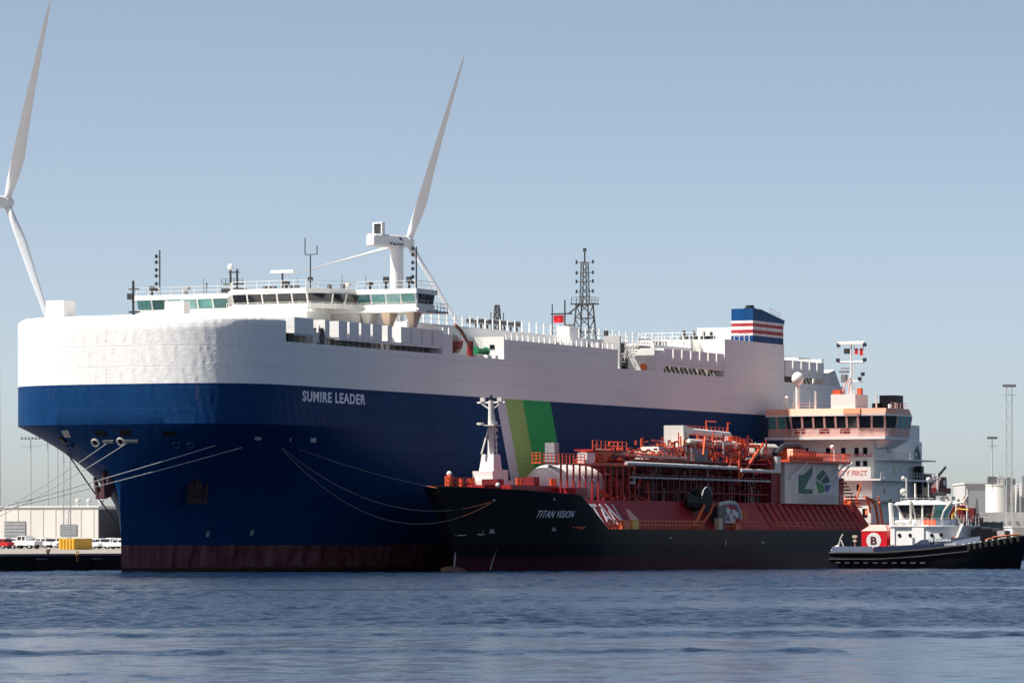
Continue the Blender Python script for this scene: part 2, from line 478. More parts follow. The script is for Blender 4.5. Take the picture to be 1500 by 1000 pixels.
# ------------------------------------------------------------------ water and land
import numpy as np
def water():
    """short wind waves as geometry where the camera looks across them, flat sheet beyond"""
    rg = np.random.default_rng(4)
    x = np.arange(-100, 130.01, 0.40); y = np.arange(98, 640.01, 0.5)
    X, Y = np.meshgrid(x, y)
    def lump(n, kx, ky):
        f = np.zeros_like(X)
        for _ in range(n):
            f += np.sin(X * kx * rg.uniform(.3, 1.6) * rg.choice((-1, 1)) + Y * ky * rg.uniform(.3, 1.6) + rg.uniform(0, 6.28))
        return f / math.sqrt(n / 2)
    # beyond a wavy front about 205 m out the breeze ruffles the water; nearer it lies calmer, in long streaks
    f = np.clip((Y - 203) / 9, -2.2, 1.6) + .55 * lump(7, .06, .02) + .75 * lump(8, .03, .22) * (Y < 215) + .5 * lump(7, .02, .06) * (Y > 215)
    f -= 3.2 * np.exp(-((Y - (372 + .10 * X + 8 * np.sin(X * .03))) / 9) ** 2)
    f += 2.4 * np.exp(-((Y - (163 + .09 * X)) / 4.0) ** 2) * (X < 12)
    ruffle = 1 / (1 + np.exp(-2.4 * f))
    Z = np.zeros_like(X)
    for _ in range(46):
        lam = math.exp(rg.uniform(math.log(0.9), math.log(5.5))); a = rg.normal(-.7, .8)
        k = 2 * math.pi / lam; slope = .036 if lam < 2.4 else .017
        Z += slope / k * np.sin(k * (X * math.cos(a) + Y * math.sin(a)) + rg.uniform(0, 6.28))
    Z *= .28 + .80 * ruffle
    edge = np.minimum.reduce([X - x[0], x[-1] - X, Y - y[0], y[-1] - Y]) / 6
    Z *= np.clip(edge, 0, 1)
    ny, nx = X.shape
    v = np.stack([X, Y, Z], -1).reshape(-1, 3)
    idx = np.arange(ny * nx).reshape(ny, nx)
    q_ = np.stack([idx[:-1, :-1], idx[:-1, 1:], idx[1:, 1:], idx[1:, :-1]], -1).reshape(-1, 4)
    x0, x1, y0, y1 = x[0], x[-1], y[0], y[-1]
    B0 = (-2500, -100, 2500, 9000)
    ex = [(B0[0], B0[1], 0), (B0[2], B0[1], 0), (B0[2], y0, 0), (B0[0], y0, 0), (B0[0], y1, 0), (B0[2], y1, 0), (B0[2], B0[3], 0), (B0[0], B0[3], 0), (x0, y0, 0), (x1, y0, 0), (x1, y1, 0), (x0, y1, 0)]
    n0 = len(v)
    fx = [(0, 1, 2, 3), (4, 5, 6, 7), (3, 8, 11, 4), (9, 2, 5, 10)]
    V = np.concatenate([v, np.array(ex, float)]); Q = np.concatenate([q_, np.array(fx) + n0])
    me = bpy.data.meshes.new('water')
    me.vertices.add(len(V)); me.vertices.foreach_set('co', V.astype(np.float32).ravel())
    me.loops.add(Q.size); me.loops.foreach_set('vertex_index', Q.astype(np.int32).ravel())
    me.polygons.add(len(Q)); me.polygons.foreach_set('loop_start', np.arange(0, Q.size, 4, dtype=np.int32))
    me.update(calc_edges=True)
    at = me.attributes.new('ruffle', 'FLOAT', 'POINT')
    at.data.foreach_set('value', np.concatenate([ruffle.ravel(), np.ones(len(ex))]).astype(np.float32))
    me.shade_smooth()
    me.materials.append(M['water'])
    o = bpy.data.objects.new('water', me); col.objects.link(o); o['kind'] = 'structure'
water()

q = MB()
def strip(o0, z0, o1, z1):
    q.add([(-700, o0, z0), (3500, o0, z0), (3500, o1, z1), (-700, o1, z1)], [(0, 1, 2, 3)])
strip(-21.4, 2.12, -70, 2.7); strip(-70, 2.7, -110, 2.95); strip(-110, 2.95, -3000, 3.0)
q.build('quay', 'concrete', kind='structure', space=SHIP)
q = MB(); q.box(-700, 3500, -21.4, -22.2, -3, 2.0)
quay_wall = q.build('quay_wall', 'quaywall', kind='structure', space=SHIP)
q = MB(); q.box(-700, 3500, -21.2, -22.0, 2.0, 2.28)
q.build('quay_kerb', mat('pale_kerb', (0.45, 0.40, 0.34), 0.85, vary=0.15), kind='structure', space=SHIP)

# ------------------------------------------------------------------ car carrier
HB = 19.0
def plan_top(s):
    u = min(max(s / 17.5, 0), 1); return HB * (1 - (1 - u) ** 3.3) ** (1 / 3.3)
def plan_low(s, z):
    t = min(max(z / 18.4, 0), 1); s0 = 3.57 - 0.6 * t; a = 40 + (18.4 - z) * 2.2
    u = min(max((s - s0) / (a - s0), 0), 1); return HB * (1 - (1 - u) ** 2) ** (1 / (1 + .6 * t * t))
def stem(z):
    if z >= 18.4: return 0.0
    k = min(max((z - 7) / 11.4, 0), 1) ** 2.2
    return 3.57 * (1 - k) - (0.6 * min(max(z / 18.4, 0), 1) * (1 - k))
def half(s, z):
    if z >= 18.4: return plan_top(s)
    k = min(max((z - 7) / 11.4, 0), 1) ** 2.2
    return (1 - k) * plan_low(s, z) + k * plan_top(max(s - stem(z), 0))

carrier = thing(SHIP, 'car_carrier', 'huge white over navy blue car carrier with a blunt bow and slanted green stripes', 'ship')

def shell(zs, s_end, N, extra=None, cap_low=True):
    rings = []
    for z in zs:
        s0 = stem(z); pts = []
        for j in range(N + 1):
            t = j / N
            s = s0 + (s_end - s0) * t ** 3.7 if s_end < 60 else (s0 + (95 - s0) * (t / .8) ** 3.7 if t <= .8 else 95 + (s_end - 95) * (t - .8) / .2)
            pts.append((s, half(s, z), z))
        rings.append([(p[0], p[1], p[2]) for p in pts] + [(p[0], -p[1] * .955, p[2]) for p in pts[::-1][:-1]])
    if extra:
        for inset, z in extra:
            base = rings[len(zs) - 1]; r = []
            for (s, o, _) in base:
                sgn = 1 if o >= 0 else -1
                k = max(0.0, 1 - inset / HB)
                r.append((min(s + inset * (1 - min(1, s / 12)), s_end), o * k, z))
            rings.append(r)
    return MB().loft(rings)
hull = shell([-2.5, -1, 0, 1.7, 3.4, 5, 7, 8.5, 10, 11, 12, 13, 14, 15, 16, 17, 17.8, 18.37, 18.42, 20, 22, 23.4, 26, 28.8], 199, 96).build('hull', 'hull', carrier, smooth=24)
shell([28.8, 30, 31.25], 11.9, 60, extra=[(0.25, 31.62), (0.75, 31.9), (1.5, 32.0)]).build('forecastle', 'hull', carrier, smooth=40)

# flush side pieces above the mooring-deck openings
for a, b_, z in ((54.9, 57.9, 31.5), (74, 111, 31.5), (124.3, 127.3, 32.0)):
    part('side_block', 'hull', carrier, (a, b_, 14.6, 19, 28.8, z))
    part('side_block', 'hull', carrier, (a, b_, -14.6, -19, 28.8, z))
# inner deckhouses
part('deckhouse', 'white', carrier, (11.95, 54.9, -16.6, 16.6, 28.8, 32.0))
part('upper_trunk', 'hull', carrier, (54.95, 149.9, -13.6, 13.6, 28.8, 33.3))
part('upper_trunk', 'hull', carrier, (150, 199, -13.6, 4.4, 28.8, 33.3))
cas = part('engine_casing', 'hull', carrier, (150, 173.5, 4.5, 19.0, 28.8, 34.6))
part('window', 'glassdark', carrier, (149.93, 150.02, 7.0, 8.6, 33.4, 34.4))
part('window', 'glassdark', carrier, (149.93, 150.02, 8.8, 9.4, 33.4, 34.4))
part('aft_deckhouse', 'white', carrier, (173.6, 176.8, 7.5, 15.0, 28.8, 34.0))
part('canopy', 'white', carrier, (173.7, 181.5, 6.5, 14.6, 35.1, 35.4))
b = MB()
for s in (177.5, 181):
    for o in (7, 14): b.cyl((s, o, 33.0), (s, o, 35.1), .12, n=5)
b.build('canopy_post', 'offwhite', carrier, kind='stuff')
part('stern_house', 'white', carrier, (190.5, 191.5, 8, 18.4, 28.8, 33.0), (191.5, 197, 8, 14, 28.8, 33.4))
b = MB(); b.prism_y([(189.6, 28.8), (197.5, 28.8), (195, 31.4), (191.2, 30.6)], 15.8, 18.9); b.build('ramp_winch_house', 'offwhite', carrier)

# recess walls and the frames in the mooring-deck openings
b = MB()
for s0, s1 in ((19, 25), (26, 54.8), (127.4, 149.9), (174, 190)):
    s = s0
    while s < s1:
        b.box(s, s + .25, 16.2 if s < 54.9 else 13.7, 17.4, 28.82, 31.2); s += 1.65
b.build('recess_frame', 'canvas', carrier, kind='stuff')
part('recess_wall', 'midgrey', carrier, (26, 54.8, 16.62, 16.8, 28.82, 30.4), (12.0, 25, 16.62, 16.8, 28.82, 30.4))
part('recess_wall', 'brown', carrier, (127.5, 149.8, 13.65, 16.6, 28.82, 30.2))
part('recess_wall', 'midgrey', carrier, (174, 189.5, 13.65, 16.6, 28.82, 30.2))

# ventilation housings standing along the side
def vents(edges, o0, z0, z1, gap=.5):
    for a, b_ in edges:
        h = part('vent_housing', 'hull', carrier, (a, b_ - gap, o0, 18.95, z0, z1))
        part('vent_sill', 'hull', h, (a + .2, b_ - gap - .2, o0 + .3, 18.7, z0 - .18, z0 - .005))
vents([(13.9, 19.4)], 17.3, 29.95, 31.95)
vents([(25.7, 28.5), (28.6, 31.7), (31.8, 34.9), (35.0, 38.1)], 16.9, 29.9, 31.95)
vents([(43.0, 46.0), (46.0, 49.2), (49.2, 52.1), (52.4, 55.6)], 16.9, 29.9, 31.95, .3)
vents([(127.5, 131.0), (131.0, 134.2), (134.2, 137.5), (137.5, 140.8), (140.8, 144.0), (144.0, 147.2), (147.2, 150.3)], 16.7, 30.2, 32.3, .5)
vents([(174.2, 177.4), (177.4, 180.9), (180.9, 184.3), (184.3, 187.5), (187.5, 190.7)], 16.7, 30.2, 32.3, .5)
for bx_ in ((127.5, 149.9, 18.2, 18.9, 29.75, 30.15), (174.2, 189.8, 18.2, 18.9, 29.75, 30.15), (26, 55, 18.2, 18.9, 29.55, 29.88)): part('vent_girder', 'hull', carrier, bx_)
for s0, s1 in ((22.0, 25.6), (39.2, 42.6)):
    part('vent_cabinet', 'white', carrier, (s0, s0 + 1.2, 16.8, 18.95, 29.95, 31.95))
    b = MB()
    for o in (17.0, 17.9, 18.7): b.box(s0 + .2, s0 + .5, o - .12, o + .12, 28.8, 29.95)
    b.build('cabinet_leg', 'offwhite', carrier)
# winch gear in the first opening
b = MB(); b.box(19.4, 20.4, 17.3, 18.6, 28.8, 30.6); b.cyl((20.9, 17.2, 29.7), (20.9, 18.7, 29.7), .75, n=12); b.cyl((20.2, 18.4, 28.8), (21.4, 18.4, 31.2), .18)
b.build('mooring_winch', 'offwhite', carrier)
b = MB(); b.cyl((21.6, 17.4, 29.6), (21.6, 18.8, 29.6), .7, n=12); b.box(21.2, 22.0, 17.5, 18.7, 28.8, 30.9); b.build('winch_motor', 'dark', carrier)
part('lashing_bin', 'black', carrier, (12.3, 13.7, 17.4, 18.9, 28.82, 29.9))

# box on the bow
b = MB(); b.box(8, 10.9, -13.8, -11.2, 31.95, 34.45); bx = b.build('vent_house', 'white', carrier)
part('vent_house', 'offwhite', carrier, (30, 31.6, -9.2, -6.3, 31.99, 35.3))

# bridge
def bridge():
    brid = part('bridge_floor', 'white', carrier, (45.2, 51, -22.6, 20.4, 33.95, 34.5))
    outline = [(45.4, -22.4), (45.4, -8.2), (41.4, -5.6), (38.4, -3.6), (38.4, 7.6), (41.2, 9.6), (45.4, 11.2), (45.4, 20.0)]
    rear = [(50.6, 20.0), (50.6, -22.4)]
    cs = (47.5, -1.0)
    def off(p, d, q):            # shift front outline points forward
        return (p[0] - d, p[1])
    low = outline + rear
    MB().prism(low, 34.5, 35.15).build('bridge_parapet', 'white', carrier)
    part('bridge_parapet', 'white', carrier, (38.45, 45.3, -3.4, 7.4, 32.0, 34.49))
    core = [(p[0] + .35, p[1]) for p in outline] + [(50.3, 19.7), (50.3, -22.1)]
    MB().prism(core, 35.15, 36.4).build('bridge_core', 'dark', carrier)
    roof = [(p[0] - .55, p[1] + (.25 if p[1] > 15 else (-.25 if p[1] < -15 else 0))) for p in outline] + [(50.9, 20.3), (50.9, -22.7)]
    MB().prism(roof, 36.4, 37.05).build('bridge_roof', 'white', carrier)
    k = 0
    for a, c in zip(outline, outline[1:]):
        L = math.hypot(c[0] - a[0], c[1] - a[1]); n = max(1, int(round(L / 2.3)))
        d = ((c[0] - a[0]) / L, (c[1] - a[1]) / L); nx = (-d[1], d[0])
        if nx[0] > 0: nx = (-nx[0], -nx[1])
        for i in range(n):
            t0, t1 = L * i / n + .1, L * (i + 1) / n - .1
            P = lambda t, e, z: (a[0] + d[0] * t + nx[0] * e, a[1] + d[1] * t + nx[1] * e, z)
            b = MB()
            b.loft([[P(t0, -.34, 35.17), P(t1, -.34, 35.17), P(t1, .03, 35.17), P(t0, .03, 35.17)],
                    [P(t0, -.34, 36.38), P(t1, -.34, 36.38), P(t1, .38, 36.38), P(t0, .38, 36.38)]])
            mid = (a[1] + c[1]) / 2
            teal = mid < -9 or mid > 12
            b.build('bridge_window', ('glassteal', 'glasspale', 'glassteal', 'glasssea')[(i * 5 + int(abs(a[1]))) % 4] if teal else 'glassdark', brid)
            m_ = MB()
            m_.loft([[P(t1, -.3, 35.16), P(t1 + .2, -.3, 35.16), P(t1 + .2, .08, 35.16), P(t1, .08, 35.16)],
                     [P(t1, -.3, 36.39), P(t1 + .2, -.3, 36.39), P(t1 + .2, .46, 36.39), P(t1, .46, 36.39)]])
            m_.build('window_mullion', 'white', brid)
    for s0, s1 in ((46.0, 48.0), (48.2, 50.2)):      # port wing end
        MB().loft([[(s0, 19.6, 35.17), (s1, 19.6, 35.17), (s1, 20.03, 35.17), (s0, 20.03, 35.17)],
                   [(s0, 19.6, 36.38), (s1, 19.6, 36.38), (s1, 20.25, 36.38), (s0, 20.25, 36.38)]]).build('bridge_window', 'glassdark', brid)
    # wing platform and its posts
    part('bridge_wing', 'grey', carrier, (47.5, 51.5, 20.42, 21.6, 33.95, 34.2))
    MB().rail([(47.5, 21.5, 34.2), (51.4, 21.5, 34.2), (51.4, 20.5, 34.2)], 1.0, 1.0, .05).build('wing_railing', 'offwhite', carrier, kind='stuff')
    for o in (12.2, 15.2, 18.8, -15, -19):
        b = MB(); b.loft([[(46.3, o - .3, 32.0), (47.2, o - .3, 32.0), (47.2, o + .3, 32.0), (46.3, o + .3, 32.0)], [(45.7, o - .65, 33.94), (48, o - .65, 33.94), (48, o + .65, 33.94), (45.7, o + .65, 33.94)]])
        b.build('wing_support', 'beige' if o > 14 else 'offwhite', carrier)
    part('wheelhouse_base', 'offwhite', carrier, (45.5, 54, -10, 11.4, 32.0, 33.93))
    # rails and walkway along the bridge front
    fr = [(37.6, -4.2, 34.25), (37.6, 8.4, 34.25), (40.8, 10.4, 34.25), (44.7, 12.0, 34.25), (44.7, 20.3, 34.25)]
    MB().rail(fr, 1.0, 1.6, .04).build('bridge_railing', 'offwhite', carrier, kind='stuff')
    part('bridge_walkway', 'white', carrier, (37.5, 38.4, -4.4, 8.6, 34.0, 34.24), (44.6, 45.15, 11.8, 20.4, 34.0, 34.24))
    rr = [(45, -22.3, 37.05), (45, -8, 37.05), (38, -3.5, 37.05), (38, 7.5, 37.05), (45, 11.3, 37.05), (45, 20, 37.05), (50.6, 20, 37.05)]
    MB().rail(rr, 1.05, 1.9, .045).build('roof_railing', 'offwhite', carrier, kind='stuff')
    # roof furniture
    for (s, o, h, r_, m_) in ((46, -20.5, 1.3, .28, 'dark'), (46, -15.2, 1.1, .45, 'grey'), (46, -12, 1.6, .06, 'dark'), (42, 2.4, 1.2, .35, 'dark'), (45.6, 13.0, 1.0, .3, 'dark'), (46, 18.6, 1.6, .3, 'dark'), (46.5, 14.9, 1.7, .3, 'dark'), (45, 9.9, .9, .4, 'offwhite')):
        b = MB(); b.cyl((s, o, 37.05), (s, o, 37.05 + h * .55), r_ * .6); b.box(s - r_, s + r_, o - r_, o + r_, 37.05 + h * .55, 37.05 + h)
        b.build('searchlight', m_, carrier)
    b = MB()
    for o in (-.5, .2, .9, 3.6, 4.4, 9.2, 11.2): b.box(41, 41.7, o - .2, o + .2, 37.06, 37.65)
    b.build('roof_cabinet', 'midgrey', carrier)
bridge()

def lattice(b, c, w0, w1, z0, z1, n, r=.07):
    for k in range(n):
        za, zb = z0 + (z1 - z0) * k / n, z0 + (z1 - z0) * (k + 1) / n
        wa, wb = w0 + (w1 - w0) * k / n, w0 + (w1 - w0) * (k + 1) / n
        A = [(c[0] + wa * x, c[1] + wa * y, za) for x, y in ((1, 1), (1, -1), (-1, -1), (-1, 1))]
        B_ = [(c[0] + wb * x, c[1] + wb * y, zb) for x, y in ((1, 1), (1, -1), (-1, -1), (-1, 1))]
        for i in range(4):
            b.cyl(A[i], B_[i], r, n=4)
            b.cyl(A[i], B_[(i + 1) % 4], r * .6, n=4)
            b.cyl(B_[i], B_[(i + 1) % 4], r * .6, n=4)

# signal masts on the bridge roof
def lamp_mast(s, o, z0, z1, name='signal_mast'):
    mst = MB().cyl((s, o, z0), (s, o, z1), .1, n=6).build(name, 'dark', carrier)
    b = MB(); k = 0
    z = z0 + .6
    while z < z1 - .1:
        b.cyl((s, o - .55, z), (s, o - .55, z + .45), .2, n=6); b.cyl((s, o - .6, z + .2), (s, o, z + .2), .05, n=4)
        z += 1.05 if k % 2 else .8; k += 1
    b.build('signal_lamp', 'dark', mst)
lamp_mast(46, -19.3, 37.05, 43.2)
lamp_mast(46.5, 19.4, 37.05, 42.6)
b = MB()
for o in (-7.2, -6.2): b.cyl((44, o, 37.05), (44, o, 40.2), .14, n=6)
b.box(43.6, 44.4, -8.2, -5.2, 38.1, 38.25); b.box(43.7, 44.3, -7.4, -6.0, 39.7, 39.85)
gm = b.build('radar_gantry', 'dark', carrier)
b = MB(); b.ball((44, -7.2, 40.5), .42); b.build('radome', 'white', gm, smooth=60)
MB().rail([(43.5, -8.3, 38.2), (43.5, -5.1, 38.2)], .7, .7, .04).build('gantry_railing', 'dark', gm, kind='stuff')
b = MB(); b.box(43.2, 44.8, -8.2, -5.1, 37.06, 37.6); b.build('gantry_base', 'dark', gm)
b = MB(); b.cyl((40, 2.9, 37.05), (40, 2.9, 39.2), .14); rm = b.build('radar_post', 'dark', carrier)
part('radar_scanner', 'white', rm, (39.8, 40.2, 1.2, 4.6, 39.25, 39.6))
b = MB(); b.cyl((42, 6.0, 37.05), (42, 6.0, 41.6), .09); b.cyl((42, 5.2, 41.7), (42, 7.0, 41.7), .07); b.cyl((42, 5.2, 41.7), (42, 5.2, 43.9), .07); b.cyl((42, 7.0, 41.7), (42, 7.0, 42.9), .07); b.box(41.8, 42.2, 5.7, 6.3, 38.2, 38.7)
b.build('aerial', 'dark', carrier)
for s, o, h in ((44.8, -11.8, 2.2), (43, 10.2, 2.0), (45.5, 12.4, 1.9), (41, 4.6, 1.6)):
    MB().cyl((s, o, 37.05), (s, o, 37.05 + h), .045, n=5).build('whip_aerial', 'midgrey', carrier)
b = MB(); b.cyl((39, -19.3, 32.0), (39, -19.3, 38.7), .17); b.cyl((39, -20.0, 37.6), (39, -18.4, 37.6), .1); b.box(38.7, 39.3, -20.1, -19.3, 36.2, 37.0); b.box(38.8, 39.2, -19.9, -18.3, 34.4, 34.65); b.cyl((39, -18.1, 32.6), (39, -19.2, 34.5), .06)
b.build('bow_light_mast', 'dark', carrier)

# stanchions along the upper deck
b = MB()
s = 53
while s < 150:
    b.box(s, s + .12, 13.42, 13.58, 33.3, 34.8); s += 2.35
b.rail([(53, 13.5, 33.3), (150, 13.5, 33.3)], 1.35, 3, .045, rows=2, posts=False)
b.build('upper_deck_railing', 'white', carrier, kind='stuff')
b = MB(); s = 55.2
while s < 111:
    if s > 74 or s < 58: b.box(s, s + .12, 18.8, 18.95, 31.5, 32.4)
    else: b.box(s, s + .12, 13.62, 13.75, 31.0, 32.4)
    s += 1.75
b.rail([(74, 18.87, 31.5), (111, 18.87, 31.5)], .85, 3, .04, rows=1, posts=False)
b.build('side_deck_railing', 'white', carrier, kind='stuff')
b = MB(); b.rail([(150.3, 5, 34.6), (150.3, 18.8, 34.6), (160, 18.8, 34.6)], 1.1, 1.8, .05); b.rail([(112, 13.5, 33.3), (149, 13.5, 33.3)], 1.1, 2, .05); b.rail([(174, 18.85, 32.35), (190, 18.85, 32.35)], .5, 2.4, .04, rows=1)
b.build('casing_railing', 'white', carrier, kind='stuff')

# deck gear on the upper deck
for i, s in enumerate((82, 84, 85.5, 87.5, 89, 91.5, 93, 95, 97)):
    h = (.8, .6, 1.0, .8, 1.1, 1.0, 1.25, .9, 1.3)[i]
    b = MB(); b.cyl((s, 9.6, 33.3), (s, 9.6, 34.2 + h * .6), .16, n=6); b.box(s - .4, s + .4, 9.2, 10, 34.1 + h * .2, 34.4 + h * .6)
    b.build('mushroom_vent', 'dark', carrier)
b = MB(); lattice(b, (98, 6, 0), .5, .22, 33.3, 37.6, 5, .1); b.box(97.6, 98.4, 5.0, 7.0, 35.2, 35.4); b.cyl((98, 5, 35.3), (98, 5, 36.6), .07); b.cyl((98, 7, 35.3), (98, 7, 36.5), .07)
b.build('aft_light_mast', 'dark', carrier)
part('white_locker', 'white', carrier, (101, 104, 14.0, 16.0, 32.3, 34.5), (101.3, 103.7, 14.2, 15.8, 31.5, 32.3))
b = MB(); b.cyl((107, 13.2, 33.3), (107, 13.2, 35.0), .15); b.cyl((107, 12.6, 35), (107, 13.8, 35), .12); b.build('fire_monitor', 'dark', carrier)

# radar mast
b = MB(); lattice(b, (134, 3, 0), 1.35, .95, 33.3, 39.4, 3, .13)
rm = b.build('radar_mast', 'dark', carrier)
b = MB(); lattice(b, (134, 3, 0), .55, .4, 39.6, 45.8, 6, .08); b.build('mast_tower', 'dark', rm)
part('mast_platform', 'dark', rm, (132.8, 135.2, 1.2, 4.8, 39.4, 39.6))
MB().rail([(132.9, 1.3, 39.6), (132.9, 4.7, 39.6), (135.1, 4.7, 39.6)], .9, .9, .05).build('mast_railing', 'dark', rm, kind='stuff')
b = MB()
for z, w_ in ((41.4, 1.9), (42.9, 1.9), (44.2, 1.9), (45.8, 1.9)):
    b.cyl((134, 3 - w_ / 1.4, z), (134, 3 + w_ / 1.4, z), .07, n=5)
    for k in (-1, 1): b.cyl((134, 3 + k * w_ / 1.4, z - .25), (134, 3 + k * w_ / 1.4, z + .3), .16, n=6)
b.build('yard', 'dark', rm)
b = MB(); b.cyl((134, 3, 45.8), (134, 3, 47.8), .12); b.box(133.8, 134.2, 2.8, 3.2, 47.4, 47.9); b.build('mast_head', 'dark', rm)
b = MB(); b.cyl((134, .4, 38.2), (134, 2.2, 39.4), .13); b.box(133.7, 134.3, -2.5, .8, 38.0, 38.22); b.cyl((134, -2.4, 33.3), (134, -2.4, 39.6), .09); b.cyl((134, -.3, 33.3), (134, -.3, 40.2), .12)
b.build('flag_gaff', 'dark', rm)

# funnel
b = MB(); b.prism_y([(161.2, 34.55), (173.45, 34.55), (173.45, 37.4), (174.1, 38.4), (164.5, 39.75), (161.2, 39.75)], 15.3, 18.9)
fun = b.build('funnel', 'funnel', carrier)
b = MB(); b.cyl((164.5, 17, 39.6), (164.5, 17, 40.4), .7, n=10); b.box(163.8, 165.2, 16.3, 17.7, 39.55, 40.0); b.build('exhaust_pipe', 'dark', fun)
MB().rail([(168, 18.7, 39.2), (173, 18.7, 38.5)], .9, 1.2, .05).build('funnel_railing', 'offwhite', fun, kind='stuff')
b = MB()
for s, o in ((156, 9), (157.5, 10), (158.6, 11.2), (159.6, 12)):
    b.box(s, s + 1, o, o + .9, 34.6, 35.6); b.cyl((s + .5, o + .4, 35.6), (s + .5, o + .4, 36.3), .25)
b.build('funnel_fan', 'dark', carrier)
part('fan_room', 'white', carrier, (161.3, 166, 9.5, 15.2, 34.6, 36.9))
b = MB(); b.cyl((149.6, 13.6, 33.0), (149.98, 13.6, 33.0), 1.6, n=20); b.build('shadow_disc', 'offwhite', carrier)  # greyer disc stands in for a round shadow on the casing front

# recess with stairs and the lit bulkheads at its aft end
part('bulkhead', 'white', carrier, (124.0, 124.29, 13.65, 18.95, 28.82, 33.0))
part('bulkhead', 'white', carrier, (73.7, 73.98, 13.65, 18.95, 28.82, 31.9))
part('porthole', 'glassdark', carrier, (73.62, 73.72, 16.8, 17.5, 30.2, 30.8))
b = MB()
for i in range(8): b.box(113 + i * .9, 113.8 + i * .9, 16.4, 18.4, 29 + i * .42, 29.1 + i * .42)
b.box(112.6, 113, 16, 18.6, 28.8, 33.6); b.box(119.5, 123.5, 15, 18.6, 32.2, 32.45); b.box(112, 119, 14, 15.6, 30.8, 32.6)
st = b.build('stairway', 'lightgrey', carrier)
MB().rail([(112.6, 18.5, 29.2), (119.4, 18.5, 32.3), (123.4, 18.5, 32.4)], 1.1, 1.0, .07).build('stair_railing', 'offwhite', st, kind='stuff')
b = MB(); b.box(114.5, 115.5, 17, 18, 31.2, 32.6); b.box(115.6, 116.4, 17.5, 18.2, 28.8, 30.4); b.box(117, 117.5, 14, 14.5, 33.3, 34.6); b.build('deck_fan', 'dark', carrier, kind='stuff')
b = MB(); b.cyl((121.4, 18.3, 29.4), (121.8, 18.3, 29.4), .5, n=12); b.build('lifebuoy', 'orangebright', carrier)

# rescue boat recess: davit and winch belong to the ship
b = MB(); b.cyl((66.2, 17.5, 28.8), (66.2, 17.5, 31.0), .45); b.build('davit_post', 'darkred', carrier)
b = MB(); b.tube([(66.2, 17.5, 30.2), (63.0, 17.8, 32.2), (60.6, 18.0, 33.0)], .22); b.build('davit_boom', 'brown', carrier)
b = MB(); b.box(67.5, 72.0, 16.2, 18.0, 28.9, 29.3); b.cyl((68.6, 17.2, 29.8), (71.4, 17.2, 29.8), .38, n=12); b.cyl((68.2, 17.2, 29.8), (68.5, 17.2, 29.8), .6, n=14); b.cyl((71.5, 17.2, 29.8), (71.8, 17.2, 29.8), .6, n=14)
b.build('deck_winch', 'green', carrier)
for s in (66.8, 69, 71.5): part('bollard', 'white', carrier, (s, s + .9, 17.6, 18.7, 28.8, 29.25))

# hull fittings on the bow: fairleads, mooring openings, anchors
def bow_pt(o, z):
    """point on the bow shell for an athwartship position"""
    lo, hi = stem(z), 40.0; t = abs(o)
    for _ in range(40):
        mid = (lo + hi) / 2
        if half(mid, z) < t: lo = mid
        else: hi = mid
    return lo
def bow_frame(o, z):
    e = .15
    p = Vector((bow_pt(o, z), o, z))
    a = Vector((bow_pt(o + e, z), o + e, z)) - Vector((bow_pt(o - e, z), o - e, z))
    c = Vector((bow_pt(o, z + e), o, z + e)) - Vector((bow_pt(o, z - e), o, z - e))
    n = a.cross(c).normalized()
    if n.x > 0: n = -n
    return p, a.normalized(), n.cross(a.normalized()).normalized(), n
def fairlead(o, z, r=.62, m='offwhite'):
    p, a, c, n = bow_frame(o, z)
    b = MB(); rings = []
    for rr, d in ((r, -.3), (r, .12), (r * .8, .26), (r * .58, .16), (r * .58, -.28)):
        rings.append([p + n * d + (a * math.cos(2 * math.pi * k / 16) + c * math.sin(2 * math.pi * k / 16)) * rr for k in range(16)])
    b.loft(rings, caps=False)
    f = b.build('fairlead', m, carrier, smooth=50)
    b = MB(); b.loft([[p + n * d + (a * math.cos(2 * math.pi * k / 16) + c * math.sin(2 * math.pi * k / 16)) * r * .6 for k in range(16)] for d in (-.25, .06)])
    b.build('fairlead_hole', 'black', f)
def slot(o, z, w_, h, m='black', name='mooring_opening', d=.14):
    p, a, c, n = bow_frame(o, z)
    b = MB(); pts = [(-w_ / 2, -h / 2), (w_ / 2, -h / 2), (w_ / 2, h / 2), (-w_ / 2, h / 2)]
    b.loft([[p + a * x + c * y + n * e for x, y in pts] for e in (-.5, d)])
    return b.build(name, m, carrier)
fairlead(-2.3, 16.2); fairlead(1.4, 16.3); fairlead(-6.7, 16.0, .5, 'navy'); fairlead(8.1, 15.9, .55, 'navy'); fairlead(9.6, 15.9, .55, 'navy')
slot(-1.2, 17.35, 1.5, .75); slot(2.3, 17.4, 1.5, .85); slot(8.2, 17.2, 1.7, .8); slot(-7.6, 16.5, .9, 1.0)
slot(-.3, 16.35, 1.5, .4, 'midgrey', 'fairlead_shelf', .35); slot(3.0, 16.4, 1.9, .35, 'midgrey', 'fairlead_shelf', .35)
slot(-6.4, 17.3, 1.1, 1.0, 'canvas', 'hull_patch', .04)
for o, w_ in ((15.7, 1.6), (17.1, .7), (17.75, 1.7)):
    p, a, c, n = bow_frame(o, 16.7)
    b = MB(); pts = [(-w_ / 2, -.32), (w_ / 2 - .5, -.32), (w_ / 2, .32), (-w_ / 2 + .5, .32)]
    b.loft([[p + a * x + c * y + n * e for x, y in pts] for e in (-.3, .05)]); b.build('mooring_recess', 'offwhite', carrier)
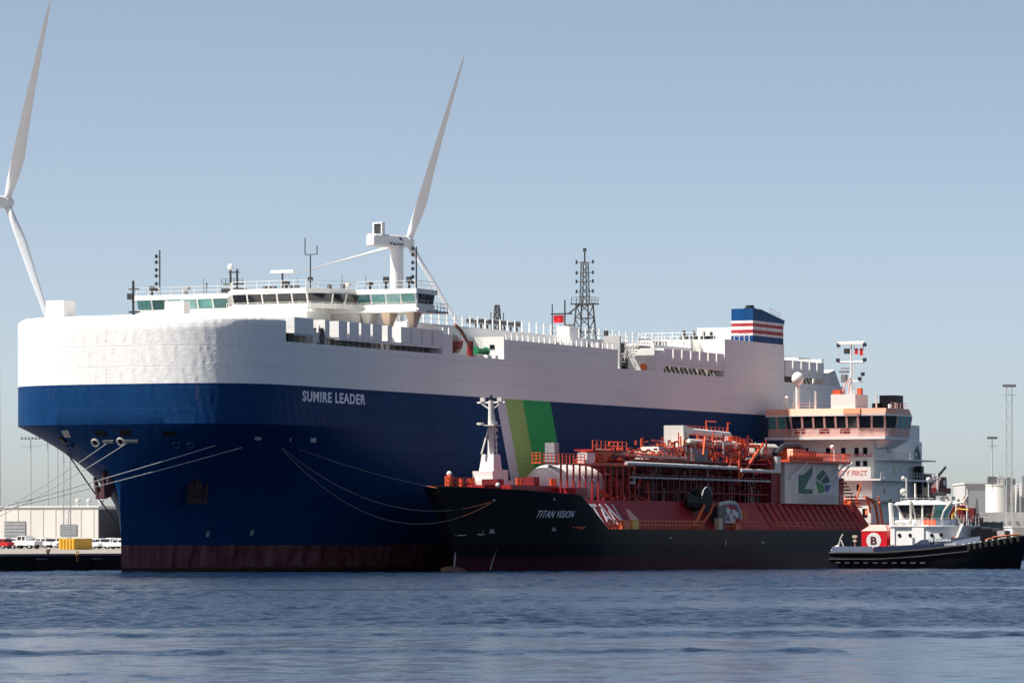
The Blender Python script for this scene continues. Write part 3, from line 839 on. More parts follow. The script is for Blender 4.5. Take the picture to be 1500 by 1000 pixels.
def anchor(o, z, sc=1.0, m='maroon'):
    p, a, c, n = bow_frame(o, z)
    P = lambda x, y, w_: p + (a * x + Vector((0, 0, 1)) * y + n * w_) * sc
    b = MB()
    b.loft([[P(-1.1, 1.3, .0), P(1.1, 1.3, .0), P(1.2, -1.4, .0), P(-1.2, -1.4, .0)], [P(-.9, 1.1, .7), P(.9, 1.1, .7), P(1.0, -1.1, 1.1), P(-1.0, -1.1, 1.1)]])
    an = b.build('anchor', m, carrier)
    b = MB()
    for k in (-1, 1):
        b.loft([[P(k * .55, -1.5, .7), P(k * 1.25, -1.5, .7), P(k * 1.25, -1.5, 1.5), P(k * .55, -1.5, 1.5)], [P(k * 1.2, 1.25, 1.5), P(k * 1.5, 1.25, 1.5), P(k * 1.5, 1.25, 1.8), P(k * 1.2, 1.25, 1.8)]])
    b.loft([[P(-1.5, -1.7, .4), P(1.5, -1.7, .4), P(1.5, -1.7, 1.4), P(-1.5, -1.7, 1.4)], [P(-1.3, -.9, .5), P(1.3, -.9, .5), P(1.3, -.9, 1.4), P(-1.3, -.9, 1.4)]])
    b.cyl(P(0, -1, .9), P(0, 1.9, .9), .28 * sc)
    b.build('anchor_fluke', m, an)
anchor(-1.75, 11.3, .95, mat('dark_anchor', (0.05, 0.016, 0.024), .7, vary=.3))
anchor(6.9, 10.9, .9, mat('rusty_anchor', (0.03, 0.014, 0.02), .7, vary=.5))
for o, z in ((6.1, 4.8), (9.0, 5.0)):
    slot(o, z, .5, .7, 'grey', 'draught_plate', .03)
def side_place(s0, z0, surf):
    return lambda u, v, w_: (s0 + u, surf(s0 + u, z0 + v) + .01 + w_, z0 + v)
text('SUMIRE LEADER', 'ship_name', 'letterpink', carrier, side_place(15.9, 21.45, lambda s, z: half(s, z)), 16.9, 1.35, bold=.026, depth=.05, gap=1.14)

# ------------------------------------------------------------------ things on the car carrier
bt = thing(SHIP, 'rescue_boat', 'dark red rescue boat under a davit in the side opening of the car carrier', 'boat', (60.8, 17.2, 29.6))
rings = []
for s, w_, zk, zg in ((58.3, .75, 29.6, 30.9), (59.2, 1.1, 29.2, 30.8), (61.5, 1.15, 29.15, 30.75), (63.2, .8, 29.3, 30.9), (64.3, .08, 30.0, 31.1)):
    rings.append([(s, 17.2 - w_, zg), (s, 17.2 - w_ * .7, (zk + zg) / 2 - .2), (s, 17.2, zk), (s, 17.2 + w_ * .7, (zk + zg) / 2 - .2), (s, 17.2 + w_, zg), (s, 17.2, zg + .05)])
MB().loft(rings).build('boat_hull', 'darkred', bt)
MB().loft([[(59.2, 16.5, 30.8), (62.6, 16.5, 30.8), (62.6, 17.9, 30.8), (59.2, 17.9, 30.8)], [(60.0, 16.8, 31.6), (62.0, 16.8, 31.6), (62.0, 17.6, 31.6), (60.0, 17.6, 31.6)]]).build('canopy', 'beige', bt)
fl = MB()
fr = [[(134.0 + .15 * math.sin(k * 1.3) + e, -2.2 + .27 * k, z) for k in range(7)] for z, e in ((37.9, 0), (36.8, 0), (36.8, .04), (37.9, .04))]
fl.loft(fr, caps=False); 
tag(fl.build('flag', 'funnelred', None, space=SHIP, base=(134, -2.2, 36.8)), 'small bright red flag flying beside the black radar mast', 'flag')

def rope(pts, r, m, name, label, group=None, sag=0.0, n=24, tail=None):
    a, c = Vector(pts[0]), Vector(pts[-1])
    P = [a.lerp(c, i / n) - Vector((0, 0, sag * 4 * (i / n) * (1 - i / n))) for i in range(n + 1)]
    t = thing(SHIP, name, label, 'rope', tuple(a), group)
    if tail:
        k = int(n * (1 - tail))
        MB().tube(P[:k + 1], r, 5).build('line', m, t, smooth=60); MB().tube(P[k:], r * 1.35, 5).build('tail', 'ropeorange', t, smooth=60)
    else:
        MB().tube(P, r, 5).build('line', m, t, smooth=60)
    return t
def hp(o, z): 
    return (bow_pt(o, z) - .25, o, z)
G = 'mooring ropes from the bow of the car carrier'
rope([hp(-.3, 16.2), (-5, -24, 2.7)], .045, 'rope', 'mooring_rope', 'upper pale rope from the left fairlead at the car carrier stem to the quay', G, .8)
rope([hp(2.6, 16.2), (-4, -24.5, 2.7)], .045, 'rope', 'mooring_rope', 'lower pale rope from the right fairlead at the car carrier stem to the quay', G, .8)
rope([hp(11.9, 15.8), (-25, -25, 2.7)], .055, 'rope', 'mooring_rope', 'long white rope crossing the dark bow, upper of the two', G, .5)
rope([hp(13.7, 15.6), (-25.5, -25.5, 2.7)], .055, 'rope', 'mooring_rope', 'long white rope crossing the dark bow, lower of the two', G, .5)
rope([hp(-8.4, 15.0), (47, -23, 2.5)], .1, 'ropedark', 'mooring_rope', 'dark rope running from the far side of the bow down behind the stem', G, .4)
G2 = 'ropes between the car carrier and the gas tanker'
rope([hp(15.9, 15.7), (36.2, 35.35, 8.9)], .06, 'ropedark', 'mooring_rope', 'upper of two slack grey ropes hanging between car carrier and gas tanker', G2, 3.8, 36, .12)
rope([hp(15.8, 15.6), (36.3, 35.4, 8.8)], .06, 'ropedark', 'mooring_rope', 'deepest slack grey rope hanging between car carrier and gas tanker', G2, 5.6, 36, .12)
rope([hp(16.5, 15.6), (31.6, 32.2, 10.3)], .06, 'ropedark', 'mooring_rope', 'tight grey rope with an orange end from car carrier to the gas tanker stem', G2, .5, 30, .16)

# ------------------------------------------------------------------ gas tanker alongside
gas = thing(SHIP, 'gas_tanker', 'black hulled gas tanker with red trunk deck, orange piping and a pale pink bridge', 'ship', (28, 31, 0))
TC, TB = 31.0, 10.0
def t_half(s, z):
    k = min(max(z / 10.5, 0), 1)
    s0 = 35.0 - 5.0 * k ** 1.5; a = 34 - 9 * k
    u = min(max((s - s0) / a, 0), 1)
    f = TB * (1 - (1 - u) ** (1.9 + .2 * k)) ** (1 / (1.08 + .12 * k))
    if s > 196: f *= 1 - .18 * ((s - 196) / 22) ** 2
    return f
def t_top(s):
    if s < 52: return 10.9 - .045 * (s - 28)
    if s < 60: return 9.8 - (s - 52) / 8 * 4.3
    if s < 188: return 5.5
    if s < 191: return 5.5 + (s - 188) * .5
    return 7.0
rings = []
ss = [30 + 22 * (i / 26) ** 2 for i in range(27)] + [54, 56, 58, 60, 70, 90, 120, 160, 185, 188, 191, 196, 202, 209, 214, 218]
NZ = 12
for s in ss:
    zt = t_top(s); r = []
    for sg in (1, -1):
        seq = range(NZ + 1) if sg > 0 else range(NZ, -1, -1)
        for i in seq:
            z = -2 + (zt + 2) * i / NZ
            zz = z
            if s < 35:                         # raked stem: nothing below the stem line
                kz = ((35 - s) / 5.0) ** (1 / 1.5) * 10.5
                zz = max(z, min(kz, zt))
            r.append((s, TC + sg * max(t_half(s, max(zz, 0)), .02), zz))
    rings.append(r)
th = MB().loft(rings).build('hull', 'gashull', gas, smooth=35)
b = MB(); rb = []
for s, r_, z in ((31.2, .2, .15), (31.8, .75, .1), (33, 1.05, 0), (36, 1.1, -.2)):
    rb.append([(s, TC + r_ * math.cos(2 * math.pi * k / 12), z + r_ * .7 * math.sin(2 * math.pi * k / 12)) for k in range(12)])
b.loft(rb); b.build('bulbous_bow', 'brown', th, smooth=60)
# bulwark cap and red forecastle deck
b = MB()
for sg in (1, -1):
    pts = [(s, TC + sg * max(t_half(s, t_top(s)) - .1, .05), t_top(s) + .02) for s in ss if s <= 60]
    b.tube(pts, .14, 5)
b.build('bulwark_cap', 'black', th)
part('forecastle_deckhouse', 'red', gas, (39.5, 54, 24.8, 36.6, 10.2, 11.15))
for bx_ in ((39.2, 41.0, 32.6, 34.9, 11.16, 11.9), (49.8, 51.4, 33.2, 35, 11.16, 12.3)): part('windlass', 'darkred', gas, bx_)
for s, o in ((41, 30), (42.4, 36.2), (52.6, 36.2)):
    for e in (0, .9): MB().cyl((s + e, o, 11.1), (s + e, o, 12.1), .28).build('bollard', 'orange', gas)
b = MB(); b.rail([(31.4, 31.4, 10.75), (35.2, 33.2, 10.7)], 1.25, .9, .09); b.box(31.8, 32.8, 31.0, 31.8, 10.7, 12.2); b.box(33.8, 34.2, 32.0, 32.6, 10.6, 11.9)
b.build('bow_railing', 'orange', gas)
b = MB(); b.ball((32.3, 31.4, 12.5), .35); b.ball((38, 35.5, 11.1), .3); b.build('bow_lamp', 'white', gas)
# foremast
b = MB(); b.loft([[(43.6, 29.7, 11.15), (46.8, 29.7, 11.15), (46.8, 32.1, 11.15), (43.6, 32.1, 11.15)], [(44.3, 30.1, 15.2), (46.2, 30.1, 15.2), (46.2, 31.8, 15.2), (44.3, 31.8, 15.2)]])
fm = b.build('mast_house', 'white', gas)
part('mast_step', 'white', fm, (42.6, 48.4, 29.2, 32.6, 11.16, 11.8), (43.0, 43.9, 29.4, 32.3, 11.8, 13.0), (46.6, 47.6, 29.4, 32.3, 11.8, 13.2))
b = MB(); b.cyl((45.2, 31, 15.2), (45.2, 31, 22.2), .48, .36, 10)
b.build('mast', 'offwhite', fm, smooth=40)
b = MB(); b.cyl((43.8, 30.3, 15.2), (45.1, 31, 19.6), .13); b.cyl((45.7, 31.6, 15.2), (45.5, 31.3, 20.5), .1); b.cyl((45.2, 29.0, 21.9), (45.2, 33.0, 21.9), .14); b.cyl((45.2, 29.6, 21.8), (45.2, 31, 20.9), .09); b.cyl((45.2, 32.4, 21.8), (45.2, 31, 20.9), .09)
b.box(45.0, 45.4, 29.5, 30.1, 22.05, 22.6); b.box(45.0, 45.4, 32.0, 32.6, 22.05, 22.6); b.box(44.2, 46.2, 30.2, 31.9, 18.9, 19.02); b.box(43.6, 44.4, 29.7, 30.3, 19.0, 19.3)
for k in range(5): b.cyl((45.9, 31.3, 15.5 + k * .9), (45.9, 31.3, 15.9 + k * .9), .28, n=6)
b.build('crosstree', 'offwhite', fm)
MB().cyl((45.2, 31, 22.2), (45.2, 31, 22.9), .22).build('mast_light', 'dark', fm)
# name on the bow
def tsurf(s, z): return TC + t_half(s, z)
text('TITAN VISION', 'ship_name', 'letter', gas, side_place(44.0, 6.95, tsurf), 7.0, .92, bold=.0, gap=1.12, shear=.28, depth=.05)
for s, z, w_, h, m_ in ((28.9 + 5, 4.6, .1, .1, 'grey'), (36.5, 4.7, .9, .14, 'lightgrey'), (37.0, 5.0, .14, .7, 'lightgrey'), (34.2, 4.6, 1.0, .12, 'lightgrey'), (37.9, 4.9, .8, .55, 'grey'), (47.5, 5.2, .8, .5, 'grey'), (36.5, 9.0, .35, .3, 'lightgrey'), (46, 9.2, .35, .35, 'lightgrey'), (68, 4.7, 1.0, .35, 'black'), (80, 4.2, .6, .3, 'grey'), (112, 3.6, 1.2, .25, 'grey'), (99, 3.2, .35, .9, 'grey')):
    y_ = tsurf(s, z); part('hull_mark', m_, th, (s, s + w_, y_ - .12, max(y_, tsurf(s + w_, z)) + .04, z, z + h))
b = MB()
for k in range(5): y_ = tsurf(51.5 + k * .55, 5.75); b.box(51.5 + k * .55, 51.85 + k * .55, y_ - .1, y_ + .05, 5.6, 5.85)
b.build('hull_lamp', 'orangebright', th)
for s, z0, z1 in ((34.2, .3, 3.2), (39.4, .2, 4.2)):
    pts = [(s + .5 * math.sin(t * 1.4), tsurf(s, z0 + (z1 - z0) * t) + .1, z0 + (z1 - z0) * t) for t in [i / 8 for i in range(9)]]
    MB().tube(pts, .1, 5).build('anchor_chain', 'grey', th)

# trunk deck with sloping sides, its stiffeners
def trunk(s0, s1, name, m_):
    pr = [(TC - 9.3, 5.45), (TC + 9.3, 5.45), (TC + 6.6, 9.4), (TC - 6.6, 9.4)]
    return MB().prism_x(pr, s0, s1).build(name, m_, gas)
trunk(52.5, 157, 'trunk_deck', 'red')
b = MB()
s = 118.0
while s < 156:
    b.loft([[(s, TC + 9.32, 5.5), (s + .12, TC + 9.32, 5.5), (s + .12, TC + 9.0, 5.5), (s, TC + 9.0, 5.5)], [(s, TC + 6.9, 9.3), (s + .12, TC + 6.9, 9.3), (s + .12, TC + 6.5, 9.3), (s, TC + 6.5, 9.3)]]); s += 2.4
b.build('trunk_stiffener', 'darkred', gas)
def slope_place(s0, v0):
    dz, do = 3.95, -2.7; L = math.hypot(dz, do)
    def f(u, v, w_):
        t = (v0 + v) / L
        return (s0 + u, TC + 9.3 + do * t + w_ * dz / L + .01, 5.45 + dz * t - w_ * do / L)
    return f
text('TITAN', 'hull_letters', 'letter', gas, slope_place(56.6, .7), 11.2, 3.4, bold=.0, depth=.05)
# deck edge railing, lockers and gear
b = MB(); b.rail([(60.5, 40.75, 5.5), (92, 40.75, 5.5)], 1.15, 1.15, .1); b.rail([(96, 40.75, 5.5), (112, 40.75, 5.5)], 1.1, 2.2, .05); b.rail([(118, 40.75, 5.5), (156, 40.75, 5.5)], 1.1, 2.6, .05)
b.build('deck_railing', 'orangebright', gas, kind='stuff')
part('locker', 'orangebright', gas, (65.2, 67.2, 40.2, 40.9, 5.5, 6.6))
part('locker', 'yellow', gas, (67.9, 70.0, 40.2, 40.9, 5.5, 6.7))
part('locker', 'beige', gas, (97.0, 98.4, 40.2, 40.9, 5.5, 7.1))
part('locker', 'orange', gas, (103.2, 104.6, 40.2, 40.9, 5.5, 6.4))
b = MB(); b.loft([[(68, 40.5, 6.75), (70, 40.5, 6.75), (70, 40.9, 6.75), (68, 40.9, 6.75)], [(68.6, 39.6, 8.2), (69, 39.6, 8.2), (69, 39.8, 8.2), (68.6, 39.8, 8.2)]]); b.build('locker_hood', 'pink', gas)
# hose reel on the port side
b = MB(); b.cyl((94, 38.4, 9.6), (94, 38.55, 9.6), 1.75, n=22); b.cyl((94, 40.3, 9.6), (94, 40.45, 9.6), 1.75, n=22)
hr = b.build('hose_reel', 'rubber', gas, smooth=40)
b = MB()
for k in range(6): b.cyl((94, 38.62 + k * .3, 9.6), (94, 38.85 + k * .3, 9.6), 1.42, n=20)
b.build('hose', 'black', hr, smooth=40)
b = MB(); b.tube([(94 + 1.78 * math.cos(a), 40.4, 9.6 + 1.78 * math.sin(a)) for a in [R(20 + 10 * k) for k in range(15)]], .09, 5); b.build('reel_glint', 'lightgrey', hr)  # pale arc stands in for light along the reel's upper edge
b = MB(); b.tube([(92.7, 40.6, 8.9), (91.4, 40.5, 7.6), (89.6, 40.4, 6.0)], .2); b.tube([(95.7, 40.6, 9.0), (94.8, 40.5, 7.8), (92.2, 40.4, 6.2)], .2); b.build('reel_support', 'orangebright', hr)
b = MB(); b.cyl((93.5, 40.3, 9.6), (86, 39.2, 11.0), .1); b.cyl((91.8, 38.2, 9.4), (93.0, 40, 9.2), .9, n=10); b.build('reel_arm', 'dark', hr)
# manifold beside it
b = MB(); b.tube([(98.4, 40.2, 7.6), (99.2, 40.2, 9.1), (102, 40.2, 9.3), (104.4, 40.2, 9.2), (105.6, 40.3, 8.2), (105.8, 40.4, 7.0)], .32, 8); b.build('manifold_hose', 'lightgrey', gas, smooth=60)
b = MB()
for s, z in ((101, 8.2), (103.2, 7.9), (104.2, 7.6), (102.2, 7.3)):
    b.cyl((s, 39.4, z), (s, 40.6, z), .5, n=12)
b.box(100.4, 105, 38.4, 40, 6.4, 8.3); b.build('manifold', 'steelpipe', gas, smooth=40)
b = MB(); b.box(97.6, 100.2, 38.5, 40.5, 5.6, 8.8); b.build('manifold_frame', 'dark', gas)
b = MB()
for k in range(4): b.box(107 + k * .9, 107.2 + k * .9, 39.6, 39.8, 6.6, 8.4)
b.build('ladder_guard', 'orangebright', gas)

# deck tank forward
b = MB(); rings = []
for s, r_ in ((58.6, .4), (58.8, 1.1), (59.3, 1.9), (60.2, 2.5), (61.4, 2.8), (62.5, 2.85), (73.2, 2.85), (74.4, 2.7), (75.4, 2.1), (76, 1.0), (76.2, .3)):
    rings.append([(s, 31.2 + r_ * math.cos(2 * math.pi * k / 28), 11.25 + r_ * math.sin(2 * math.pi * k / 28)) for k in range(28)])
b.loft(rings); tank = b.build('deck_tank', 'white', gas, smooth=50)
b = MB()
for s in (63, 71.5): b.loft([[(s, 28.6, 9.4), (s + .6, 28.6, 9.4), (s + .6, 33.9, 9.4), (s, 33.9, 9.4)], [(s, 29.2, 11), (s + .6, 29.2, 11), (s + .6, 33.3, 11), (s, 33.3, 11)]])
b.build('tank_saddle', 'darkred', tank)
b = MB()
for s in (64.5, 67.5, 70.5):
    b.tube([(s, 31.2 + 2.93 * math.cos(a), 11.25 + 2.93 * math.sin(a)) for a in [R(-10 + 10 * k) for k in range(21)]], .08, 4)
b.build('tank_strap', 'lightgrey', tank)
part('forward_gear', 'red', gas, (53.0, 56.6, 35, 39.6, 9.4, 10.9))

# pipe rack: uprights, platforms, rails
for k in range(39):
    s = 52.8 + k * 1.95
    o = 37.4 if k < 13 else 36.2
    z1 = 14.0 if k < 13 else (12.8 if k % 4 else 14.8)
    part('rack_post', 'red' if k < 13 else 'darkred', gas, (s, s + .2, o - .1, o + .1, 9.4, z1))
part('rack_platform', 'orange', gas, (46.5, 76, 36.2, 37.6, 14.0, 14.2), (66, 80, 33.0, 36.1, 14.25, 14.45))
part('rack_platform', 'darkred', gas, (76.2, 124, 29.4, 36.9, 14.9, 15.1), (76.2, 124, 30, 37.0, 12.9, 13.0))
b = MB(); b.rail([(46.5, 37.5, 14.2), (60, 37.5, 14.2)], 1.2, 1.1, .07, 3); b.rail([(46.5, 36.3, 14.2), (46.5, 37.5, 14.2)], 1.2, .8, .07, 3)
b.rail([(66, 35.9, 16.2), (77, 35.9, 16.2), (77, 33.2, 16.2)], 1.2, 1.3, .07); b.rail([(80, 36.6, 15.1), (98, 36.6, 15.1)], 1.1, 1.5, .06); b.rail([(108, 34.5, 17.6), (124, 34.5, 17.6)], 1.1, 1.4, .06); b.rail([(110, 30.5, 19.4), (124, 30.5, 19.4)], 1.0, 1.4, .06)
b.build('rack_railing', 'orange', gas, kind='stuff')
part('rack_roof', 'red', gas, (66, 77.5, 33.2, 36.0, 16.0, 16.2))
b = MB(); b.loft([[(69, 33.6, 14.6), (71.5, 33.6, 14.6), (71.5, 35.4, 14.6), (69, 35.4, 14.6)], [(67.4, 33.4, 16.0), (73.4, 33.4, 16.0), (73.4, 35.6, 16.0), (67.4, 35.6, 16.0)]]); b.build('hopper', 'orangebright', gas)
part('valve_cabinet', 'steelpipe', gas, (64.0, 66.6, 34.6, 36.0, 14.22, 15.7), (60.4, 63, 36.3, 37.2, 14.21, 14.7))
part('vent_duct', 'grey', gas, (60.2, 61.6, 31.6, 33.0, 14.0, 17.0))
def pipe(pts, r_, m_, name='pipe'):
    return MB().tube(pts, r_, 8).build(name, m_, gas, smooth=50)
pipe([(68.5, 34.6, 15.7), (70, 34.6, 15.9), (96.5, 34.6, 15.6)], .42, 'beige')
pipe([(73.0, 37.6, 14.4), (74.5, 37.6, 14.4), (111, 37.6, 14.3)], .27, 'steelpipe')
pipe([(112.5, 37.6, 14.0), (125.5, 37.6, 14.0)], .27, 'steelpipe')
pipe([(126.0, 37.6, 13.8), (126.0, 37.6, 16.2)], .6, 'steelpipe')
b = MB(); s = 74.6
while s < 122: b.cyl((s, 37.5, 12.55), (s + 1.7, 37.5, 12.55), .16, n=6); s += 2.05
b.tube([(74.5, 37.5, 11.8), (76, 37.5, 11.8), (76, 37.5, 12.5)], .18, 6)
b.build('flanged_pipe', 'lightgrey', gas)
pipe([(99.5, 34.2, 17.7), (119.5, 34.2, 17.7)], .42, 'beige'); pipe([(99.5, 35.2, 18.0), (108, 35.2, 17.9)], .28, 'white'); pipe([(109.2, 35.0, 17.9), (116.5, 35.0, 17.9)], .32, 'white')
pipe([(108, 30.8, 19.6), (124, 30.8, 19.3)], .5, 'steelpipe')
pipe([(79, 36.5, 15.5), (96, 36.5, 15.4)], .2, 'pink'); pipe([(118, 33, 18.6), (121, 33, 18.6), (121.8, 33, 17.3), (121.8, 33, 15.4)], .38, 'steelpipe')
pipe([(88, 33.5, 13.6), (122, 33.5, 13.6)], .22, 'darkred'); pipe([(80, 37, 10.6), (124, 37, 10.6)], .14, 'darkred')
pipe([(112.8, 37.4, 13.0), (124.5, 36.0, 18.0)], .2, 'orange', 'derrick_boom'); pipe([(109, 37.4, 14.4), (113.5, 35.8, 16.6)], .14, 'orange', 'brace'); pipe([(100.5, 37, 16.0), (103, 36.2, 18.6)], .14, 'orange', 'brace'); pipe([(112.4, 37.3, 12.2), (112.9, 37.3, 16.8)], .16, 'orange', 'brace')
b = MB(); b.loft([[(88, 32, 15.1), (96.5, 32, 15.1), (96.5, 35.9, 15.1), (88, 35.9, 15.1)], [(89.2, 32.6, 17.0), (96.0, 32.6, 17.0), (96.0, 35.2, 17.0), (89.2, 35.2, 17.0)]]); b.build('compressor_house', 'canvas', gas)
b = MB(); b.box(100.4, 101.6, 31, 34, 16, 20.2); b.box(101.6, 104.8, 31, 33.6, 19.1, 20.0); b.box(101.6, 104.2, 31, 33.2, 16, 19.1); b.box(97.6, 100.4, 31.6, 34.6, 15.1, 17.2)
b.build('white_tower', 'offwhite', gas)
part('machinery', 'midgrey', gas, (98, 103.5, 34.7, 36.4, 15.1, 16.9))
b = MB(); rings = []
for s, h in ((124.3, 17.6), (124.7, 18.1), (130.6, 18.1), (131.1, 17.5)):
    rings.append([(s, 33.2, 16.4), (s, 36.0, 16.4), (s, 36.0, h - .5), (s, 35.4, h), (s, 33.8, h), (s, 33.2, h - .5)])
b.loft(rings); cv = b.build('canvas_cover', 'canvas', gas, smooth=40)
part('boat_cradle', 'dark', gas, (123.8, 133, 33.4, 36.4, 15.9, 16.36))
# the thicket of small lines, valves and supports between
rnd = random.Random(11)
b, c, d = MB(), MB(), MB()
for k in range(420):
    s = rnd.uniform(90, 126); z = rnd.uniform(15.2, 18.5 - abs(s - 110) * .03); o = rnd.uniform(31, 36.4)
    t = (b, c, b, c, d, b, b)[k % 7]; L = rnd.uniform(.4, 2.6)
    if k % 3: t.cyl((s, o, z), (s + L, o, z + rnd.uniform(-.1, .1)), rnd.choice((.05, .07, .1, .16)), n=6)
    else: t.cyl((s, o, z - L * .6), (s, o, z + L * .5), rnd.uniform(.07, .17), n=6)
for k in range(200):
    s = rnd.uniform(76, 125); z = rnd.uniform(9.6, 13.6); o = rnd.uniform(32, 36)
    t = (c, c, d, c)[k % 4]; L = rnd.uniform(.6, 3)
    if k % 2: t.cyl((s, o, z), (s + L, o, z), rnd.uniform(.08, .22), n=6)
    else: t.cyl((s, o, 9.4), (s, o, z + 1), rnd.uniform(.07, .15), n=6)
for k in range(150):
    s = rnd.uniform(66, 98); z = rnd.uniform(14.5, 16.6); o = rnd.uniform(33, 36.5)
    (b, c)[k % 2].cyl((s, o, z), (s + rnd.uniform(.3, 1.6), o, z), rnd.uniform(.07, .2), n=6)
for k in range(40):
    s = rnd.uniform(70, 82); (c, b)[k % 3 == 0].cyl((s, rnd.uniform(34.5, 37.5), 9.4), (s, rnd.uniform(34.5, 37.5), rnd.uniform(10, 13)), rnd.uniform(.1, .25), n=6)
b.build('pipework', 'orange', gas, kind='stuff'); c.build('pipework', 'darkred', gas, kind='stuff'); d.build('pipework', 'lightgrey', gas, kind='stuff')
b = MB()
for s, z in ((118.5, 18.4), (119.6, 18.5), (120.9, 18.4), (122.2, 18.2)): b.cyl((s, 33.5, z - .9), (s, 33.5, z + .6), .5, n=10)
b.build('valve_actuator', 'orange', gas, smooth=40)
b = MB(); b.tube([(116.5, 30.5, 18), (116.5, 30.5, 21.2), (120, 30.5, 21.2)], .12, 5); b.tube([(124.4, 30.5, 18), (124.4, 30.5, 21.2), (125.2, 30.5, 21.1)], .12, 5); b.build('vent_pipe', 'orange', gas)
b = MB(); b.cyl((124, 31.5, 9.4), (124, 31.5, 12), .5); b.box(124.6, 127.9, 30, 37.3, 9.4, 15.7); b.build('cargo_house', 'darkred', gas)

part('rack_backing', 'darkred', gas, (79, 127.5, 26.5, 32.0, 9.41, 14.6))  # dark block added behind the rack posts to darken the gaps
# white deckhouse with the emblem
dh = part('emblem_house', 'offwhite', gas, (128, 149, 26, 38, 9.4, 15.4))
def dplace(s0, z0):
    return lambda u, v, w_: (s0 + u, 38.005 + w_, z0 + v)
def emblem(polys, m_, name='emblem'):
    b = MB()
    for poly in polys:
        b.loft([[(s, 37.9, z) for s, z in poly], [(s, 38.04, z) for s, z in poly]])
    return b.build(name, m_, dh)
emblem([[(133.2, 13.6), (135.2, 13.7), (138.6, 14.95), (138.6, 13.9), (135.4, 11.6), (138.6, 11.6), (138.6, 10.9), (133.2, 10.9)]], 'darkgreen')
emblem([[(139.9, 12.9), (140.4, 13.6), (142.4, 14.5), (144.0, 14.1), (141.6, 12.8), (140.4, 13.1)], [(141.8, 12.6), (144.2, 13.9), (145.4, 12.7), (143.4, 12.4)]], 'darkgreen')
emblem([[(139.8, 12.7), (140.4, 12.9), (141.4, 12.5), (142.9, 12.3), (143.4, 11.3), (142.0, 11.0), (141.2, 10.95)]], 'leafgreen')
emblem([[(143.3, 12.2), (146.0, 12.3), (144.7, 11.2), (143.7, 11.35)]], 'blue')
MB().rail([(133, 38.6, 9.5), (149, 38.6, 9.5)], 1.3, .8, .05).build('house_railing', 'offwhite', gas, kind='stuff')
b = MB(); b.cyl((129.3, 38.3, 13.0), (134.2, 39.2, 15.6), .14, n=5); b.cyl((144.6, 38.3, 13.0), (149.3, 39.2, 15.6), .14, n=5); b.cyl((146.4, 38.3, 12.4), (151.4, 39.2, 15.6), .14, n=5); b.build('platform_brace', 'letter', gas, kind='stuff')
part('upper_platform', 'orange', gas, (127, 150.5, 30, 39.4, 15.42, 15.75))
MB().rail([(127, 39.3, 15.75), (150.4, 39.3, 15.75), (150.4, 31, 15.75)], 1.2, 1.0, .07, 2).build('platform_railing', 'orange', gas, kind='stuff')
part('platform_screen', 'orange', gas, (126.8, 140, 39.05, 39.2, 15.76, 16.3))
b = MB(); b.box(133, 141, 32, 37.6, 15.75, 17.2); b.build('platform_house', 'darkred', gas)
b = MB(); b.tube([(128, 36.5, 16.5), (131, 36.5, 17.8), (136, 36.5, 18.0), (138.6, 36.5, 17.4), (139.2, 36.5, 16.4)], .42, 8); b.build('crane_hose', 'dark', gas, smooth=60)
b = MB(); b.loft([[(130, 35, 15.76), (137, 35, 15.76), (137, 38.6, 15.76), (130, 38.6, 15.76)], [(131, 36, 17.4), (136, 36, 17.4), (136, 38, 17.4), (131, 38, 17.4)]]); b.build('crane_base', 'orangebright', gas)
b = MB(); b.tube([(146, 38.5, 15.8), (146, 38.5, 17.6), (145.4, 38.5, 17.9)], .1, 5); b.ball((145.2, 38.5, 17.9), .35); b.build('platform_lamp', 'white', gas)
# red stair tower between
b = MB(); b.box(149.3, 152, 33, 37.6, 9.4, 13.4)
for k in range(9): b.box(150 + k * .9, 150.9 + k * .9, 36.8, 38.2, 13.0 - k * .5, 13.2 - k * .5)
b.build('stair_tower', 'red', gas)
b = MB()
for k in range(26):
    s = rnd.uniform(152, 163); z = rnd.uniform(5.6, 10.4); o = rnd.uniform(34, 40)
    b.cyl((s, o, z), (s + rnd.uniform(-1.5, 1.5), o + rnd.uniform(-.8, .8), z + rnd.uniform(.6, 2.4)), rnd.uniform(.08, .2), n=5)
b.rail([(152, 40.6, 5.5), (165, 40.6, 5.5)], 1.1, 1.2, .06)
b.tube([(156.5, 40.2, 10.2), (159, 40.0, 9.3), (161, 39.8, 6.0)], .2, 6); b.tube([(154, 40.2, 10.6), (158.6, 40.2, 9.9)], .2, 6); b.tube([(160, 40.2, 9.8), (161.6, 40.2, 6.2)], .2, 6)
b.build('side_piping', 'orangebright', gas, kind='stuff')

# accommodation block
FR = 163.4
b = MB(); b.box(FR, 184, 23.2, 38.0, 5.4, 19.4); ac = b.build('accommodation', 'white', gas)
part('lower_house', 'white', ac, (161.2, 163.38, 24.5, 38.4, 5.4, 10.3), (162.0, 163.38, 24.5, 38.3, 10.32, 13.1))
part('balcony', 'white', ac, (160.6, 184.5, 24, 40.2, 13.12, 13.4), (160.8, 163.38, 24.2, 38.6, 10.31, 10.46))
part('balcony_bulwark', 'white', ac, (160.6, 160.75, 24, 38.6, 13.41, 15.2))
part('balcony', 'white', ac, (164, 184.5, 38.02, 40.2, 16.3, 16.5), (165, 184.5, 38.02, 40.4, 9.9, 10.1))
b = MB(); b.rail([(164.2, 40.1, 16.5), (176, 40.1, 16.5)], 1.05, 1.3, .05); b.rail([(161, 40.1, 13.4), (184, 40.1, 13.4)], 1.05, 1.3, .05); b.rail([(161, 38.5, 10.46), (161, 25, 10.46)], 1.0, 1.6, .05); b.rail([(165, 40.3, 10.1), (184, 40.3, 10.1)], 1.0, 1.4, .05)
